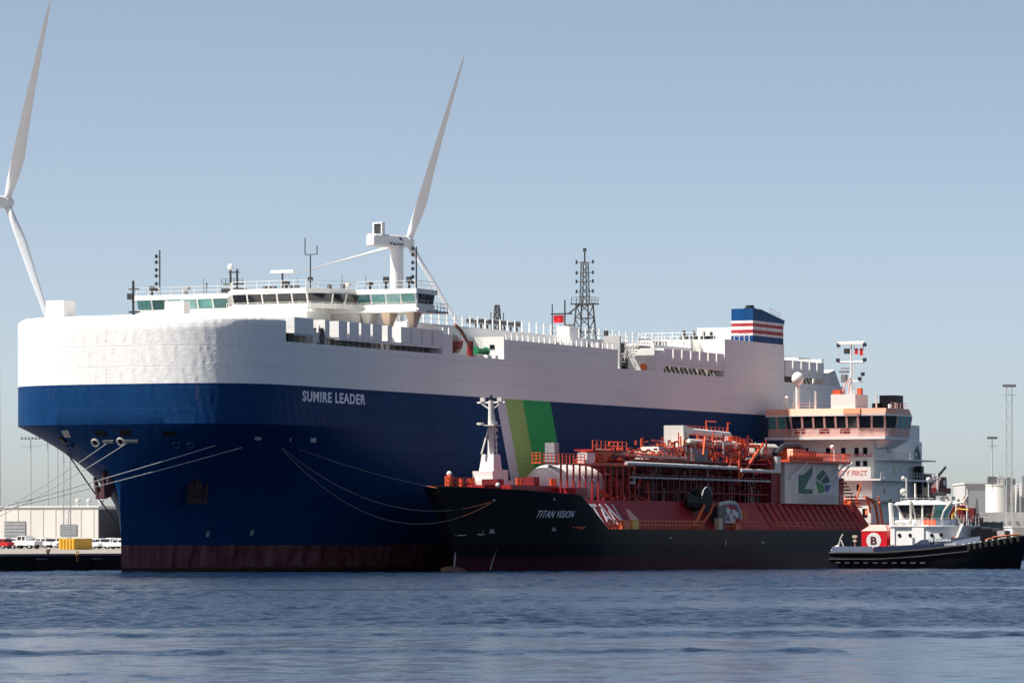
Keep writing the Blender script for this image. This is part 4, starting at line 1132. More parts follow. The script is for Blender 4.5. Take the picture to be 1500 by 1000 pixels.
b.build('balcony_railing', 'offwhite', ac, kind='stuff')
def port_hole(s, o, z, w_=.7, h=1.0, face='f'):
    if face == 'f': part('window', 'glassdark', ac, (s - .05, s + .03, o - w_ / 2, o + w_ / 2, z - h / 2, z + h / 2))
    else: part('window', 'glassdark', ac, (s - w_ / 2, s + w_ / 2, o - .03, o + .05, z - h / 2, z + h / 2))
for o in (24.6, 26.9, 30.5, 33.0, 35.2, 36.6): port_hole(FR, o, 17.7)
for o in (35.4, 36.6): port_hole(FR, o, 15.75, .7, .85)
for o in (33.0, 36.1): port_hole(162.0, o, 12.0)
for o in (34.0, 35.6, 37.4): port_hole(161.2, o, 8.2, .75, 1.3)
for s, z in ((170, 18.2), (172, 14.9), (175, 14.9), (168, 11.6), (174, 11.6), (170, 8), (176, 8)): port_hole(s, 38.0, z, .9, .9, 's')
MB().box(169.2, 170.8, 38.02, 38.2, 17.4, 19).build('window_surround', 'offwhite', ac)
fplace = lambda o0, z0, s: (lambda u, v, w_: (s - w_ - .005, o0 + u, z0 + v))
text('NO SMOKING', 'warning_lettering', 'letterred', ac, fplace(33.4, 16.75, FR), 4.4, .5, bold=.015)
text('SAFETY FIRST', 'warning_lettering', 'letterpale', ac, fplace(31.6, 13.95, 160.6), 6.4, .75, bold=.015)
# bridge
def gas_bridge():
    z0 = 19.42
    part('bridge_deck', 'white', gas, (159.9, 171, 21.4, 41.2, z0, z0 + .38))
    out = [(162.6, 20.9), (162.6, 24.0), (160.6, 25.6), (160.6, 36.6), (161.9, 40.4), (164.2, 41.3)]
    rear = [(170, 41.3), (170, 20.9)]
    plan = out + rear
    br = MB().prism(plan, z0 + .38, 21.15).build('bridge_parapet', 'pink', gas)
    core = [(p[0] + .3, p[1] - (.3 if p[1] > 40 else (-.3 if p[1] < 22 else 0))) for p in out] + [(169.7, 41), (169.7, 21.2)]
    MB().prism(core, 21.15, 23.0).build('bridge_core', 'dark', br)
    top = [(p[0] - .5, p[1] + (.25 if p[1] > 40 else (-.25 if p[1] < 22 else 0))) for p in out] + [(170.4, 41.5), (170.4, 20.7)]
    MB().prism(top, 23.0, 23.25, None).build('roof_edge', 'white', br)
    tp2 = [(p[0] + .35, p[1]) for p in top[:-2]] + [(170, 41.2), (170, 21)]
    MB().prism(top, 23.25, 24.15, tp2).build('bridge_roof', 'orangefascia', gas)
    edges = list(zip(out, out[1:])) + [((164.2, 41.3), (170, 41.3))]
    for a, c in edges:
        L = math.hypot(c[0] - a[0], c[1] - a[1]); n = max(1, int(round(L / 1.9)))
        d_ = ((c[0] - a[0]) / L, (c[1] - a[1]) / L); nx = (-d_[1], d_[0])
        if nx[0] > .01: nx = (-nx[0], -nx[1])
        if abs(nx[0]) < .01: nx = (0, 1)
        for i in range(n):
            t0, t1 = L * i / n + .16, L * (i + 1) / n - .16
            P = lambda t, e, z: (a[0] + d_[0] * t + nx[0] * e, a[1] + d_[1] * t + nx[1] * e, z)
            MB().loft([[P(t0, -.3, 21.17), P(t1, -.3, 21.17), P(t1, .03, 21.17), P(t0, .03, 21.17)],
                       [P(t0, -.3, 22.98), P(t1, -.3, 22.98), P(t1, .36, 22.98), P(t0, .36, 22.98)]]).build('bridge_window', 'glassteal' if c[1] < 24.5 or a[1] > 41 else 'glassdark', br)
            MB().loft([[P(t1, -.25, 21.16), P(t1 + .32, -.25, 21.16), P(t1 + .32, .06, 21.16), P(t1, .06, 21.16)],
                       [P(t1, -.25, 22.99), P(t1 + .32, -.25, 22.99), P(t1 + .32, .42, 22.99), P(t1, .42, 22.99)]]).build('window_mullion', 'pink', br)
    for o in (26.2, 30.2, 33.6): part('parapet_recess', 'darkred', br, (160.55, 160.62, o, o + 1.6, 20.3, 21.0))
    b = MB(); b.loft([[(164, 38.1, 18.2), (170, 38.1, 18.2), (170, 39, 18.2), (164, 39, 18.2)], [(163.5, 38.1, 19.4), (170.5, 38.1, 19.4), (170.5, 41, 19.4), (163.5, 41, 19.4)]]); b.build('wing_bracket', 'white', br)
    MB().rail([(159.95, 26, 19.8), (159.95, 37, 19.8)], .9, 1.4, .05).build('bridge_railing', 'offwhite', br, kind='stuff')
gas_bridge()
# on the bridge roof
rh = part('roof_house', 'white', gas, (160.8, 166.0, 32.0, 36.0, 24.16, 26.3))
for bx_ in ((161, 163, 32.2, 33.4, 26.31, 27.0), (163.5, 164.2, 35.2, 35.9, 26.31, 27.3)): part('roof_rail_box', 'orange', rh, bx_)
b = MB(); b.cyl((163.9, 34.1, 26.3), (163.9, 34.1, 34.6), .2, .12); b.cyl((163.9, 31.9, 34.3), (163.9, 36.3, 34.3), .16); b.box(163.5, 164.3, 32.2, 36.2, 34.0, 34.2); b.cyl((163.9, 32.0, 31.3), (163.9, 36.2, 31.3), .14); b.cyl((163.9, 33.5, 28.6), (163.9, 36.0, 28.2), .08)
b.cyl((163.9, 32.0, 31.3), (163.9, 32.0, 34.3), .05); b.cyl((163.9, 36.1, 31.3), (163.9, 36.1, 34.3), .05); b.cyl((163.9, 34.6, 26.3), (163.9, 34.6, 34), .06)
mm = b.build('main_mast', 'white', gas)
for o, z, m_ in ((32.0, 33.9, 'dark'), (31.9, 31.6, 'dark'), (36.3, 31.6, 'dark'), (36.3, 33.9, 'dark'), (36.0, 29.4, 'dark'), (35.5, 28.7, 'dark')):
    MB().box(163.6, 164.2, o - .2, o + .2, z - .25, z + .3).build('mast_lamp', m_, mm)
b = MB(); b.box(163.6, 164.4, 33.0, 33.7, 32.6, 33.4); b.build('radar_drum', 'dark', mm)
b = MB(); b.loft([[(163.9, 34.7, 32.5), (163.9, 35.2, 32.5), (163.9, 35.2, 33.4), (163.9, 34.7, 33.4)], [(163.95, 34.7, 32.5), (163.95, 35.2, 32.5), (163.95, 35.2, 33.4), (163.95, 34.7, 33.4)]]); b.loft([[(163.9, 35.5, 32.3), (163.9, 36.0, 32.3), (163.9, 36.0, 33.4), (163.9, 35.5, 33.4)], [(163.95, 35.5, 32.3), (163.95, 36.0, 32.3), (163.95, 36.0, 33.4), (163.95, 35.5, 33.4)]]); b.build('signal_flag', 'funnelred', mm, kind='stuff')
b = MB(); b.box(163.4, 164.2, 32.6, 33.4, 28.2, 29.4); b.cyl((163.9, 32.4, 30.4), (163.9, 34, 30.4), .12); b.box(163.6, 164.2, 32.2, 33.6, 29.7, 30.0); b.build('radar_scanner', 'midgrey', mm)
b = MB(); b.tube([(161.5, 33.4, 26.3), (162.4, 33.7, 27.8), (163.7, 34.0, 28.9)], .12, 5); b.tube([(162, 34.4, 26.3), (162.6, 34.4, 28.2)], .16, 6); b.build('mast_bracket', 'pink', mm)
b = MB(); b.loft([[(160.02, o, 23.27) for o in (34.3, 37.0)] + [(160.3, o, 23.27) for o in (37.0, 34.3)], [(160.37, o, 24.14) for o in (34.3, 37.0)] + [(160.6, o, 24.14) for o in (37.0, 34.3)]]); b.build('roof_panel', 'orangebright', gas)
b = MB(); b.cyl((161.6, 26.2, 24.1), (161.6, 26.2, 28.0), .36); dm = b.build('dome_post', 'white', gas, smooth=40)
b = MB(); b.ball((161.6, 26.2, 28.8), .95, 14, 9, 1.1); b.build('satellite_dome', 'white', dm, smooth=60)
for s, o, h, r_ in ((162, 29.0, 2.8, .16), (162, 24.2, 1.6, .14), (163, 23.2, 2.0, .06), (162, 28, 2.4, .05), (163, 25, 2.6, .05), (163, 35.4, 2.2, .06), (164, 38.2, 2.2, .12), (166, 40.6, 1.0, .06), (163.5, 21.8, 1.3, .1), (164, 22.3, 1.4, .06)):
    MB().cyl((s, o, 24.1), (s, o, 24.1 + h), r_, n=6).build('whip_aerial', 'offwhite', gas)
b = MB(); b.ball((162, 24.2, 25.9), .3); b.build('small_dome', 'white', gas)
MB().rail([(160.9, 25.6, 24.15), (160.9, 29.2, 24.15)], .9, 1.2, .045).rail([(163, 41, 24.15), (169.5, 41, 24.15)], .9, 1.2, .045).build('roof_railing', 'pink', gas, kind='stuff')
b = MB(); b.cyl((172, 35.3, 22), (172, 35.3, 25.2), .9, n=14); b.cyl((172.3, 36.4, 22), (172.3, 36.4, 24.6), .4, n=10); b.box(177, 180, 33.6, 36.4, 19.4, 26.6)
fn = b.build('funnel', 'black', gas)
part('funnel_casing', 'white', gas, (176, 184, 30, 37.6, 19.42, 22.0))
b = MB(); b.cyl((176.5, 35.6, 19.4), (176.5, 35.6, 25.2), .35); b.build('vent_post', 'white', gas)
emb = MB(); emb.loft([[(181.0, o, z) for o, z in ((38.0, 17.2), (38.0, 17.3))] + [(183.2, 38.0, 17.3)], [(181.0, 38.06, 17.2), (181.0, 38.06, 17.3), (183.2, 38.06, 17.3)]])
b = MB(); pts = [(180.6, 16.7), (183.2, 16.2), (183.4, 17.3), (182.0, 18.9), (180.8, 18.0)]
b.loft([[(s, 37.9, z) for s, z in pts], [(s, 38.05, z) for s, z in pts]]); b.build('funnel_emblem', 'darkgreen', ac)
# aft ladders, pipes and the dark stair against the side
b = MB(); b.box(180.2, 181.2, 38.3, 39.4, 6, 15.6); b.box(182.2, 184.4, 38.1, 39.4, 10, 14.4); b.tube([(179, 38.6, 6), (179, 38.6, 15.4)], .2, 6); b.build('aft_stair', 'dark', ac)
# aft mooring deck
part('aft_house', 'darkred', gas, (184.1, 200, 24, 37, 5.4, 9.2))
b = MB(); b.cyl((196, 34, 9.2), (196, 34, 11.6), .6); b.cyl((194.4, 34, 11.2), (203.6, 34.6, 15.8), .32, .2); b.build('aft_crane', 'dark', gas)
part('boat_ramp', 'darkred', gas, (203, 209.8, 30, 33.2, 11.6, 12.5), (205, 206, 31, 32, 6.5, 11.6))
b = MB(); b.prism_y([(205.2, 12.52), (209.0, 12.52), (209.0, 13.8), (208.5, 14.2), (206.2, 14.2), (205.7, 13.6)], 30.4, 32.8); fb = b.build('lifeboat_ramp_hood', 'maroon', gas)
b = MB(); b.cyl((207.5, 32.82, 13.3), (207.5, 33.0, 13.3), .5, n=16); b.build('hood_disc', 'white', fb)
b = MB()
for k in range(34):
    s = rnd.uniform(190, 216); b.box(s, s + rnd.uniform(.3, 1.6), 33, rnd.uniform(34, 38), 6.9, rnd.uniform(7.6, 9.8))
b.build('aft_winch_gear', 'darkred', gas, kind='stuff')
b = MB(); b.cyl((207, 33.5, 7), (207, 36.5, 8.4), 1.3, n=14); b.cyl((212, 33.5, 7.9), (212, 36, 7.9), 1.1, n=12); b.build('winch_drum', 'dark', gas)
b = MB(); b.cyl((214, 34, 7), (214, 34, 11.2), .25); b.box(213.6, 214.4, 33.6, 34.4, 9, 10.4); b.build('stern_post', 'pink', gas)
MB().rail([(190, 39.2, 7), (214, 38, 7)], 1.1, 1.6, .05).build('stern_railing', 'offwhite', gas, kind='stuff')

# ------------------------------------------------------------------ tug
TUG = Space((59.5, 656.0, 0), R(-27))          # x towards the bow, -y is the starboard side that faces the harbour
tug = thing(TUG, 'tugboat', 'black hulled harbour tug with white deckhouse and a red casing marked B', 'tugboat', (0, 0, 0))
def tg_sheer(u): return 2.25 if u < -6 else 2.25 + .9 * max(0, min(1, (u + 6) / 12)) ** 1.5 + 1.6 * max(0, (u - 6) / 9.7) ** 1.3 if u > 6 else 2.25 + .9 * ((u + 6) / 12) ** 1.5
def tg_half(u, z):
    k = min(max(z / 4.5, 0), 1)
    b_ = 5.3
    if u > 3:
        t = min(1, (u - 3) / (10.9 + 1.9 * k)); b_ *= (1 - t ** 2.4) ** .62
    if u < -11: b_ *= 1 - .3 * ((-11 - u) / 2.6) ** 2
    return max(b_ * (.86 + .14 * min(1, max(0, (z + 1.0) / 2.4))), .03)
rings = []
us = [-13.6, -13.1, -12.2, -11, -8, -5, -2, 1, 4, 6, 8, 10, 11.5, 12.6, 13.4, 13.9, 14.4, 14.9, 15.3, 15.75]
for u in us:
    zt = tg_sheer(u); r = []
    for sg in (1, -1):
        for i in (range(8) if sg > 0 else range(7, -1, -1)):
            z = -1.5 + (zt + 1.5) * i / 7
            if u > 13.9: z = max(z, (u - 13.9) / 1.9 * 4.4)
            z = min(z, zt)
            r.append((u, sg * tg_half(u, z), z))
    rings.append(r)
thull = MB().loft(rings).build('hull', 'black', tug, smooth=40)
b = MB()
for sg in (1, -1):
    b.tube([(u, sg * (tg_half(u, tg_sheer(u)) + .1), tg_sheer(u) - .05) for u in us], .17, 6)
    b.tube([(u, sg * (tg_half(u, tg_sheer(u) - .9) + .08), tg_sheer(u) - .95) for u in us[:-3]], .13, 6)
b.build('fender_belt', 'rubber', thull, smooth=60)
for k in range(9):
    u = 8.5 + k * .78; z = tg_sheer(u)
    MB().cyl((u, -tg_half(u, z) - .28, z - .75), (u, -tg_half(u, z) - .28, z + .12), .34, n=10).build('bow_fender', 'rubber', thull)
for k in range(10):
    u = -11.6 + k * 1.45; z = .75
    MB().cyl((u - .4, -tg_half(u, z) - .1, z), (u + .35, -tg_half(u, z) - .1, z), .2, n=8).build('tyre_fender', 'rubber', thull)
b = MB()
b.loft([[(-12.8, -5.15, 2.2), (-6.2, -5.25, 2.2), (-6.2, -5.05, 2.2), (-12.8, -4.95, 2.2)], [(-12.6, -5.1, 3.15), (-6.4, -5.2, 3.15), (-6.4, -5.05, 3.15), (-12.6, -4.95, 3.15)]])
b.build('bulwark', 'tuggrey', tug)
b = MB()
b.loft([[(-6.15, -5.25, 2.2), (4.6, -5.15, 2.85), (4.6, -4.95, 2.85), (-6.15, -5.05, 2.2)], [(-6.15, -5.2, 3.1), (4.6, -5.1, 3.6), (4.6, -4.95, 3.6), (-6.15, -5.05, 3.1)]])
b.build('bulwark', 'navydark', tug)
b = MB(); b.loft([[(-1.5, -4.9, 2.6), (9.5, -3.9, 3.6), (9.5, -3.5, 3.6), (-1.5, -4.6, 2.6)], [(1, -4.8, 4.1), (9.5, -3.7, 4.6), (9.5, -3.5, 4.6), (1, -4.6, 4.1)]])
b.build('bulwark_screen', 'tuggrey', tug)
def tplace(u0, z0, v0, slope=0.0, dv=0.0):
    return lambda u, v, w_: (u0 + u, v0 + dv * u - w_, z0 + v + slope * u)
text('VB SAHARA', 'tug_name', 'letter', tug, tplace(2.0, 3.78, -4.72, .03, .125), 3.4, .42, bold=.03)
text('ZEEBRUGGE', 'tug_port', 'letter', tug, tplace(2.9, 3.26, -4.67, .03, .125), 3.2, .3, bold=.03)
part('deck_plate', 'tuggrey', tug, (-12.8, 8, -4.2, 4.2, 2.0, 2.2))
# red casing with the letter
b = MB(); b.box(-8.3, -4.4, -4.5, 2.4, 2.22, 5.35); cas2 = b.build('casing', 'funnelred', tug)
MB().loft([[(-8.35, -4.55, 5.36), (-4.35, -4.55, 5.36), (-4.35, 2.45, 5.36), (-8.35, 2.45, 5.36)], [(-7.4, -3.2, 6.25), (-5.2, -3.2, 6.25), (-5.2, 1.6, 6.25), (-7.4, 1.6, 6.25)]]).build('casing_roof', 'pink', cas2)
b = MB(); b.cyl((-6.4, -4.45, 4.0), (-6.4, -4.54, 4.0), 1.12, n=32); b.build('white_disc', 'white', cas2)
text('B', 'casing_letter', 'letterdark', cas2, tplace(-6.88, 3.42, -4.545), .98, 1.16, bold=.035, depth=.03)
MB().box(-8.34, -4.36, -4.56, -4.5, 2.22, 2.5).build('casing_plinth', 'letterpale', cas2)
# deckhouse
b = MB(); b.prism([(-3.9, -4.1), (1.7, -4.1), (3.6, -3.7), (6.2, -2.4), (7.6, 0), (6.2, 2.4), (3.6, 3.7), (-3.9, 4.1)], 2.22, 5.95)
house = b.build('deckhouse', 'tugwhite', tug)
b = MB(); b.prism([(-4.2, -4.35), (1.8, -4.35), (3.8, -3.95), (6.6, -2.6), (8.1, 0), (6.6, 2.6), (3.8, 3.95), (-4.2, 4.35)], 5.96, 6.15); b.build('boat_deck', 'tugwhite', tug)
for bx_ in ((-.6, 1.2, -4.3, -4.11, 2.3, 5.94), (-3.95, -3.3, -4.25, -4.11, 2.3, 5.94)): part('deckhouse_step', 'tugwhite', house, bx_)
for u, z in ((-2.6, 4.75), (-.95, 4.75), (2.3, 4.75), (3.6, 4.8)):
    v = -4.11 if u < 1.7 else -4.1 + (u - 1.7) * .21
    MB().cyl((u, v + .1, z), (u, v - .06, z), .27, n=12).build('porthole', 'glassdark', house)
part('door', 'midgrey', house, (-.55, -.2, -4.36, -4.31, 2.9, 4.4), (-3.9, -3.4, -4.32, -4.26, 2.4, 3.4))
b = MB(); b.loft([[(5.6, -3.6, 4.2), (6.0, -3.6, 4.2), (6.0, -3.3, 4.2), (5.6, -3.3, 4.2)], [(6.6, -3.6, 6.4), (7.0, -3.6, 6.4), (7.0, -3.3, 6.4), (6.6, -3.3, 6.4)]]); b.build('stair_stringer', 'tugwhite', house)
# wheelhouse
wl = [(-4.0, -2.3), (-1.2, -2.9), (2.2, -2.7), (3.6, -1.4), (3.6, 1.4), (2.2, 2.7), (-1.2, 2.9), (-4.0, 2.3)]
wl = [(p[0] * .9, p[1] * .9) for p in wl]
lo = [(p[0] * .78 - .1, p[1] * .78) for p in wl]; hi = [(p[0] * 1.06, p[1] * 1.06) for p in wl]
b = MB(); b.prism(lo, 6.16, 7.0); b.build('wheelhouse_base', 'tugwhite', tug)
b = MB(); b.loft([[(p[0] * .97, p[1] * .97, 7.0) for p in lo], [(p[0] * .97, p[1] * .97, 9.1) for p in hi]]); b.build('wheelhouse_interior', 'glassdark', tug)
wh = MB().loft([[(p[0] * 1.1, p[1] * 1.1, 9.12) for p in hi], [(p[0] * 1.02, p[1] * 1.02, 9.42) for p in hi], [(p[0] * .7, p[1] * .7, 9.72) for p in hi]]).build('wheelhouse_roof', 'tugwhite', tug)
for i in range(8):
    a, c = lo[i], lo[(i + 1) % 8]; A, C = hi[i], hi[(i + 1) % 8]
    F = lambda p, q_, t: (p[0] + (q_[0] - p[0]) * t, p[1] + (q_[1] - p[1]) * t)
    q0, q1, Q0, Q1 = F(a, c, .07), F(a, c, .93), F(A, C, .05), F(A, C, .95)
    MB().loft([[(*q0, 7.02), (*q1, 7.02), (q1[0] * .96, q1[1] * .96, 7.02), (q0[0] * .96, q0[1] * .96, 7.02)],
               [(*Q0, 9.08), (*Q1, 9.08), (Q1[0] * .96, Q1[1] * .96, 9.08), (Q0[0] * .96, Q0[1] * .96, 9.08)]]).build('wheelhouse_window', 'glassdark' if i < 2 or i > 5 else 'glassteal', wh)
    MB().cyl((*a, 6.98), (*A, 9.13), .15, n=5).build('window_post', 'offwhite', wh)
b = MB(); b.tube([(-1.6, -2.2, 6.2), (-1.3, -3.1, 9.7)], .2, 6); b.tube([(2.9, -2.4, 6.2), (3.6, -2.6, 8.2), (4.6, -2.2, 9.6)], .17, 6); b.tube([(3.6, -2.2, 9.8), (4.4, -2.2, 9.2), (6.4, -2, 9.4), (7.0, -2, 10.4)], .16, 6); b.tube([(6.0, -2, 6.2), (5.2, -2.2, 7.4), (5.4, -2.2, 9.2)], .17, 6); b.tube([(6.8, -1.8, 6.2), (6.9, -1.8, 11.2)], .15, 6)
b.build('fire_monitor_frame', 'offwhite', tug, kind='stuff')
b = MB(); b.cyl((-3.2, 0, 10.2), (-3.2, 0, 13.0), .12); b.ball((-3.2, -1.2, 10.95), .5); b.ball((-3.2, -1.2, 12.9), .32); b.cyl((-1.6, -.6, 10.2), (-1.6, -.6, 12.2), .16)
mt = b.build('mast', 'offwhite', tug, smooth=50)
b = MB(); b.cyl((1.6, 0, 10.3), (1.6, 0, 13.6), .14); b.cyl((1.6, -1.2, 12.8), (1.6, 1.2, 12.8), .09); b.ball((.6, -1, 12.7), .36); b.cyl((.6, -1, 10.3), (.6, -1, 12.4), .08); b.box(2.4, 4.0, -.7, .7, 9.75, 10.3)
b.build('radar_mast', 'offwhite', mt)
part('monitor_control', 'dark', mt, (1.4, 3.2, -1.4, -.6, 10.36, 10.9), (-.6, .2, -.4, .4, 10.36, 11.6))
part('deck_box', 'orange', tug, (.6, 3.2, -2.9, -2.4, 6.2, 7.0))
part('deck_box', 'tuggrey', tug, (2.6, 5.6, -3.2, -2.0, 6.16, 7.0))
b = MB()
for u, v in ((6, -2.8), (7.2, -2.2), (7.9, -1.2), (-3.6, -4.2), (-2.2, -4.2), (-.8, -4.2), (.6, -4.2), (2.4, -4.1), (3.9, -3.7)):
    b.cyl((u, v, 6.15), (u, v, 7.15), .06, n=5)
b.rail([(-4, -4.2, 6.15), (1.8, -4.2, 6.15), (3.7, -3.8, 6.15), (6.5, -2.5, 6.15), (7.9, 0, 6.15)], 1.0, 1.5, .04)
b.build('boat_deck_railing', 'offwhite', tug, kind='stuff')
for u, v in ((-2.9, -3.6), (-1.7, -3.6)):
    b = MB(); b.cyl((u - .5, v, 6.55), (u + .5, v, 6.55), .33, n=12); b.box(u - .35, u + .35, v - .2, v + .2, 6.16, 6.3); b.build('life_raft', 'letter', tug, smooth=40)
for v in (-1.9, 1.9):
    st_ = MB().cyl((-4.6, v, 5.4), (-4.9, v, 9.4), .36, .3, 12).build('exhaust_stack', 'tugwhite', tug, smooth=40)
    MB().cyl((-4.9, v, 9.4), (-4.95, v, 9.9), .24, .22, 10).build('stack_tip', 'dark', st_)
b = MB(); b.cyl((4.9, -2.6, 6.16), (4.9, -2.6, 7.7), .16); b.tube([(4.9, -2.6, 7.6), (5.8, -2.7, 8.5), (7.4, -2.8, 8.3)], .11, 5); b.build('deck_crane', 'yellow', tug)
for u, v in ((-2.6, -1.6), (-.9, -2.0), (1.2, -1.9), (2.6, -1.2)):
    b = MB(); b.cyl((u, v, 9.5), (u, v, 9.95), .06); b.box(u - .2, u + .15, v - .18, v + .18, 9.9, 10.2); b.build('searchlight', 'midgrey', tug)
MB().rail([(-3.2, -2.2, 9.45), (-.9, -2.5, 9.45), (1.7, -2.3, 9.45), (2.9, -1.2, 9.45)], .6, 1.2, .035).build('roof_railing', 'offwhite', tug, kind='stuff')
for u, z in ((-1.6, 9.15), (0.2, 9.15)):
    MB().box(u, u + .25, -2.75, -2.55, 7.0, z).build('wheelhouse_mullion', 'offwhite', tug)
b = MB(); b.tube([(9.8, -2.4, 4.0), (11.2, -2.2, 4.5), (12.8, -1.2, 4.7), (14.2, -.2, 4.9)], .14, 6); b.build('tow_rope', 'ropeorange', tug)
b = MB(); b.cyl((5.2, -3.0, 4.2), (5.2, -3.05, 4.2), .35, n=14); b.build('lifebuoy', 'orangebright', tug)
# towing winch forward, bow bollards and clutter
b = MB(); b.cyl((8.6, -1.7, 4.7), (8.6, 1.7, 4.7), 1.25, n=18); b.box(7.7, 11.2, -2.2, 2.2, 3.4, 4.6); b.cyl((10.2, -1.6, 4.9), (10.2, 1.6, 4.9), .9, n=14); b.build('towing_winch', 'dark', tug, smooth=40)
b = MB(); b.box(7.6, 10.8, -2.35, -2.2, 4.0, 5.6); b.build('winch_guard', 'black', tug)
part('bow_locker', 'lightgrey', tug, (11.2, 12.3, -1.4, 1, 4.2, 5.4))
b = MB(); b.cyl((11.0, -1.9, 4.2), (11.0, -1.9, 5.3), .22); b.cyl((12.6, -1.2, 4.4), (12.6, -1.2, 5.4), .2); b.build('bow_bollard', 'dark', tug)
b = MB()
for k in range(9): b.ball((7.4 + k * .8, -tg_half(7.4 + k * .8, 4) + .3, tg_sheer(7.4 + k * .8) + .12), .16)
b.build('bulwark_lamp', 'offwhite', tug)
# aft gear
b = MB(); b.ball((-12.3, -4.0, 2.75), .55); b.ball((-11.4, -4.3, 2.6), .5); b.tube([(-13, -4.2, 2.5), (-12, -4.4, 2.9), (-11, -4.4, 2.6), (-10.4, -4.4, 2.7)], .25, 6); b.build('coiled_hawser', 'letter', tug, smooth=60)
b = MB(); b.tube([(-12.4, -3.5, 2.6), (-12.0, -3.5, 4.2), (-11.6, -3.5, 4.9)], .1, 5); b.tube([(-12.8, -3.6, 2.6), (-11.9, -3.5, 4.1)], .08, 5); b.tube([(-11.2, -3.6, 2.6), (-11.9, -3.5, 4.1)], .08, 5); b.build('stern_gantry', 'offwhite', tug)
b = MB(); b.cyl((-9.6, -3.8, 2.3), (-9.6, -3.8, 4.8), .07); b.box(-9.95, -9.25, -3.95, -3.65, 4.4, 4.75); b.box(-9.85, -9.35, -3.95, -3.65, 3.8, 4.1); b.build('lifebuoy_stand', 'beige', tug)
b = MB()
for k in range(5): b.box(-4.9 + k * .42, -4.6 + k * .42, -4.95, -4.65, 2.6, 2.95 + .16 * (k % 3))
b.build('valve_chest', 'letterpale', tug)

# ------------------------------------------------------------------ wind turbines
def turbine(label, hub, yaw_sin, phase, blade_len, tower_off):
    """axis points away from the harbour and to the right; yaw_sin is the lateral share of the rotor plane"""
    ax = Vector((math.sqrt(1 - yaw_sin ** 2), yaw_sin, 0)); hz = Vector((yaw_sin, -math.sqrt(1 - yaw_sin ** 2), 0))
    H = Vector(hub); T = H - ax * tower_off
    t = thing(WORLD, 'wind_turbine', label, 'wind turbine', (T.x, T.y, 3.0), 'wind turbines behind the quay')
    b = MB(); b.loft([[(T.x + r * math.cos(2 * math.pi * k / 28), T.y + r * math.sin(2 * math.pi * k / 28), z) for k in range(28)] for z, r in ((3.0, 2.5), (H.z * .5, 2.15), (H.z - 1.9, 1.95))]); b.build('tower', 'turbine', t, smooth=50)
    rings = []
    up = Vector((0, 0, 1))
    for d, w_, h in ((-11.2, 1.5, 1.45), (-10.7, 1.85, 1.8), (1.4, 1.9, 1.85), (3.2, 1.6, 1.6)):
        rings.append([T + ax * d + hz * (w_ * x) + up * (h * y) for x, y in ((-1, -.75), (-.8, -1), (.8, -1), (1, -.75), (1, .75), (.8, 1), (-.8, 1), (-1, .75))])
    nac = MB().loft(rings).build('nacelle', 'turbine', t, smooth=25)
    b = MB(); P = lambda d, x, y: T + ax * d + hz * x + up * y
    for x0, x1, y0, y1 in ((-1.9, 1.9, 4.9, 5.3), (-1.9, -1.5, 1.86, 4.9), (1.5, 1.9, 1.86, 4.9)):
        b.loft([[P(-8.2, x0, y0), P(-8.2, x1, y0), P(-8.2, x1, y1), P(-8.2, x0, y1)], [P(-6.9, x0, y0), P(-6.9, x1, y0), P(-6.9, x1, y1), P(-6.9, x0, y1)]])
    b.build('cooler_frame', 'turbine', nac)
    b = MB(); b.loft([[P(-7.9, -1.48, 2.0), P(-7.9, 1.48, 2.0), P(-7.9, 1.48, 4.88), P(-7.9, -1.48, 4.88)], [P(-7.2, -1.48, 2.0), P(-7.2, 1.48, 2.0), P(-7.2, 1.48, 4.88), P(-7.2, -1.48, 4.88)]]); b.build('cooler_panel', 'dark', nac)
    b = MB(); rings = []
    for d, r in ((-1.7, 1.5), (-.6, 1.75), (.8, 1.6), (1.7, 1.0), (2.1, .3)):
        rings.append([H + ax * d + (hz * math.cos(2 * math.pi * k / 20) + up * math.sin(2 * math.pi * k / 20)) * r for k in range(20)])
    b.loft(rings); hb = b.build('hub', 'turbine', t, smooth=60)
    for j in range(3):
        a = phase + j * 2 * math.pi / 3
        d = hz * math.sin(a) + up * math.cos(a); side = hz * math.cos(a) - up * math.sin(a)
        rings = []
        for f, ch, th_, tw, le in ((.02, 2.2, 2.2, 0, .5), (.06, 2.2, 2.1, .9, .48), (.13, 3.0, 1.6, 1.25, .36), (.22, 3.6, 1.1, 1.32, .3), (.35, 3.0, .8, 1.38, .3), (.55, 2.2, .5, 1.42, .3), (.8, 1.4, .3, 1.45, .3), (.95, .8, .18, 1.48, .3), (1.0, .25, .08, 1.5, .3)):
            c = H + d * (blade_len * f) + ax * (1.4 * f * f); cd = (side * math.cos(tw) + ax * math.sin(tw)); nd = (ax * math.cos(tw) - side * math.sin(tw))
            rings.append([c + cd * (ch * (.5 * math.cos(2 * math.pi * k / 14) + .5 - le)) + nd * (th_ * .5 * math.sin(2 * math.pi * k / 14) * (1 if f < .1 else .65 + .35 * math.cos(2 * math.pi * k / 14))) for k in range(14)])
        MB().loft(rings).build('blade', 'turbine', hb if False else t, smooth=60)
    return t, T, ax, hz
tb, T, ax, hz = turbine('white wind turbine rising behind the bridge of the car carrier, nacelle in view', (-30.7, 1355, 92.2), .73, R(21.8), 58, 4.8)
text('Vestas', 'nacelle_lettering', 'letterblue', tb, lambda u, v, w_: T + ax * (-5.2 + u) + hz * (1.905 + w_) + Vector((0, 0, -1.3 + v)), 6.2, 1.1, bold=.01)
b = MB(); b.loft([[T + ax * (-1.2 + x) + hz * e + Vector((0, 0, y)) for x, y in ((0, 1.0), (.7, 1.3), (1.9, .3), (1.2, .2))] for e in (1.8, 1.93)]); b.build('nacelle_emblem', 'letterblue', tb)
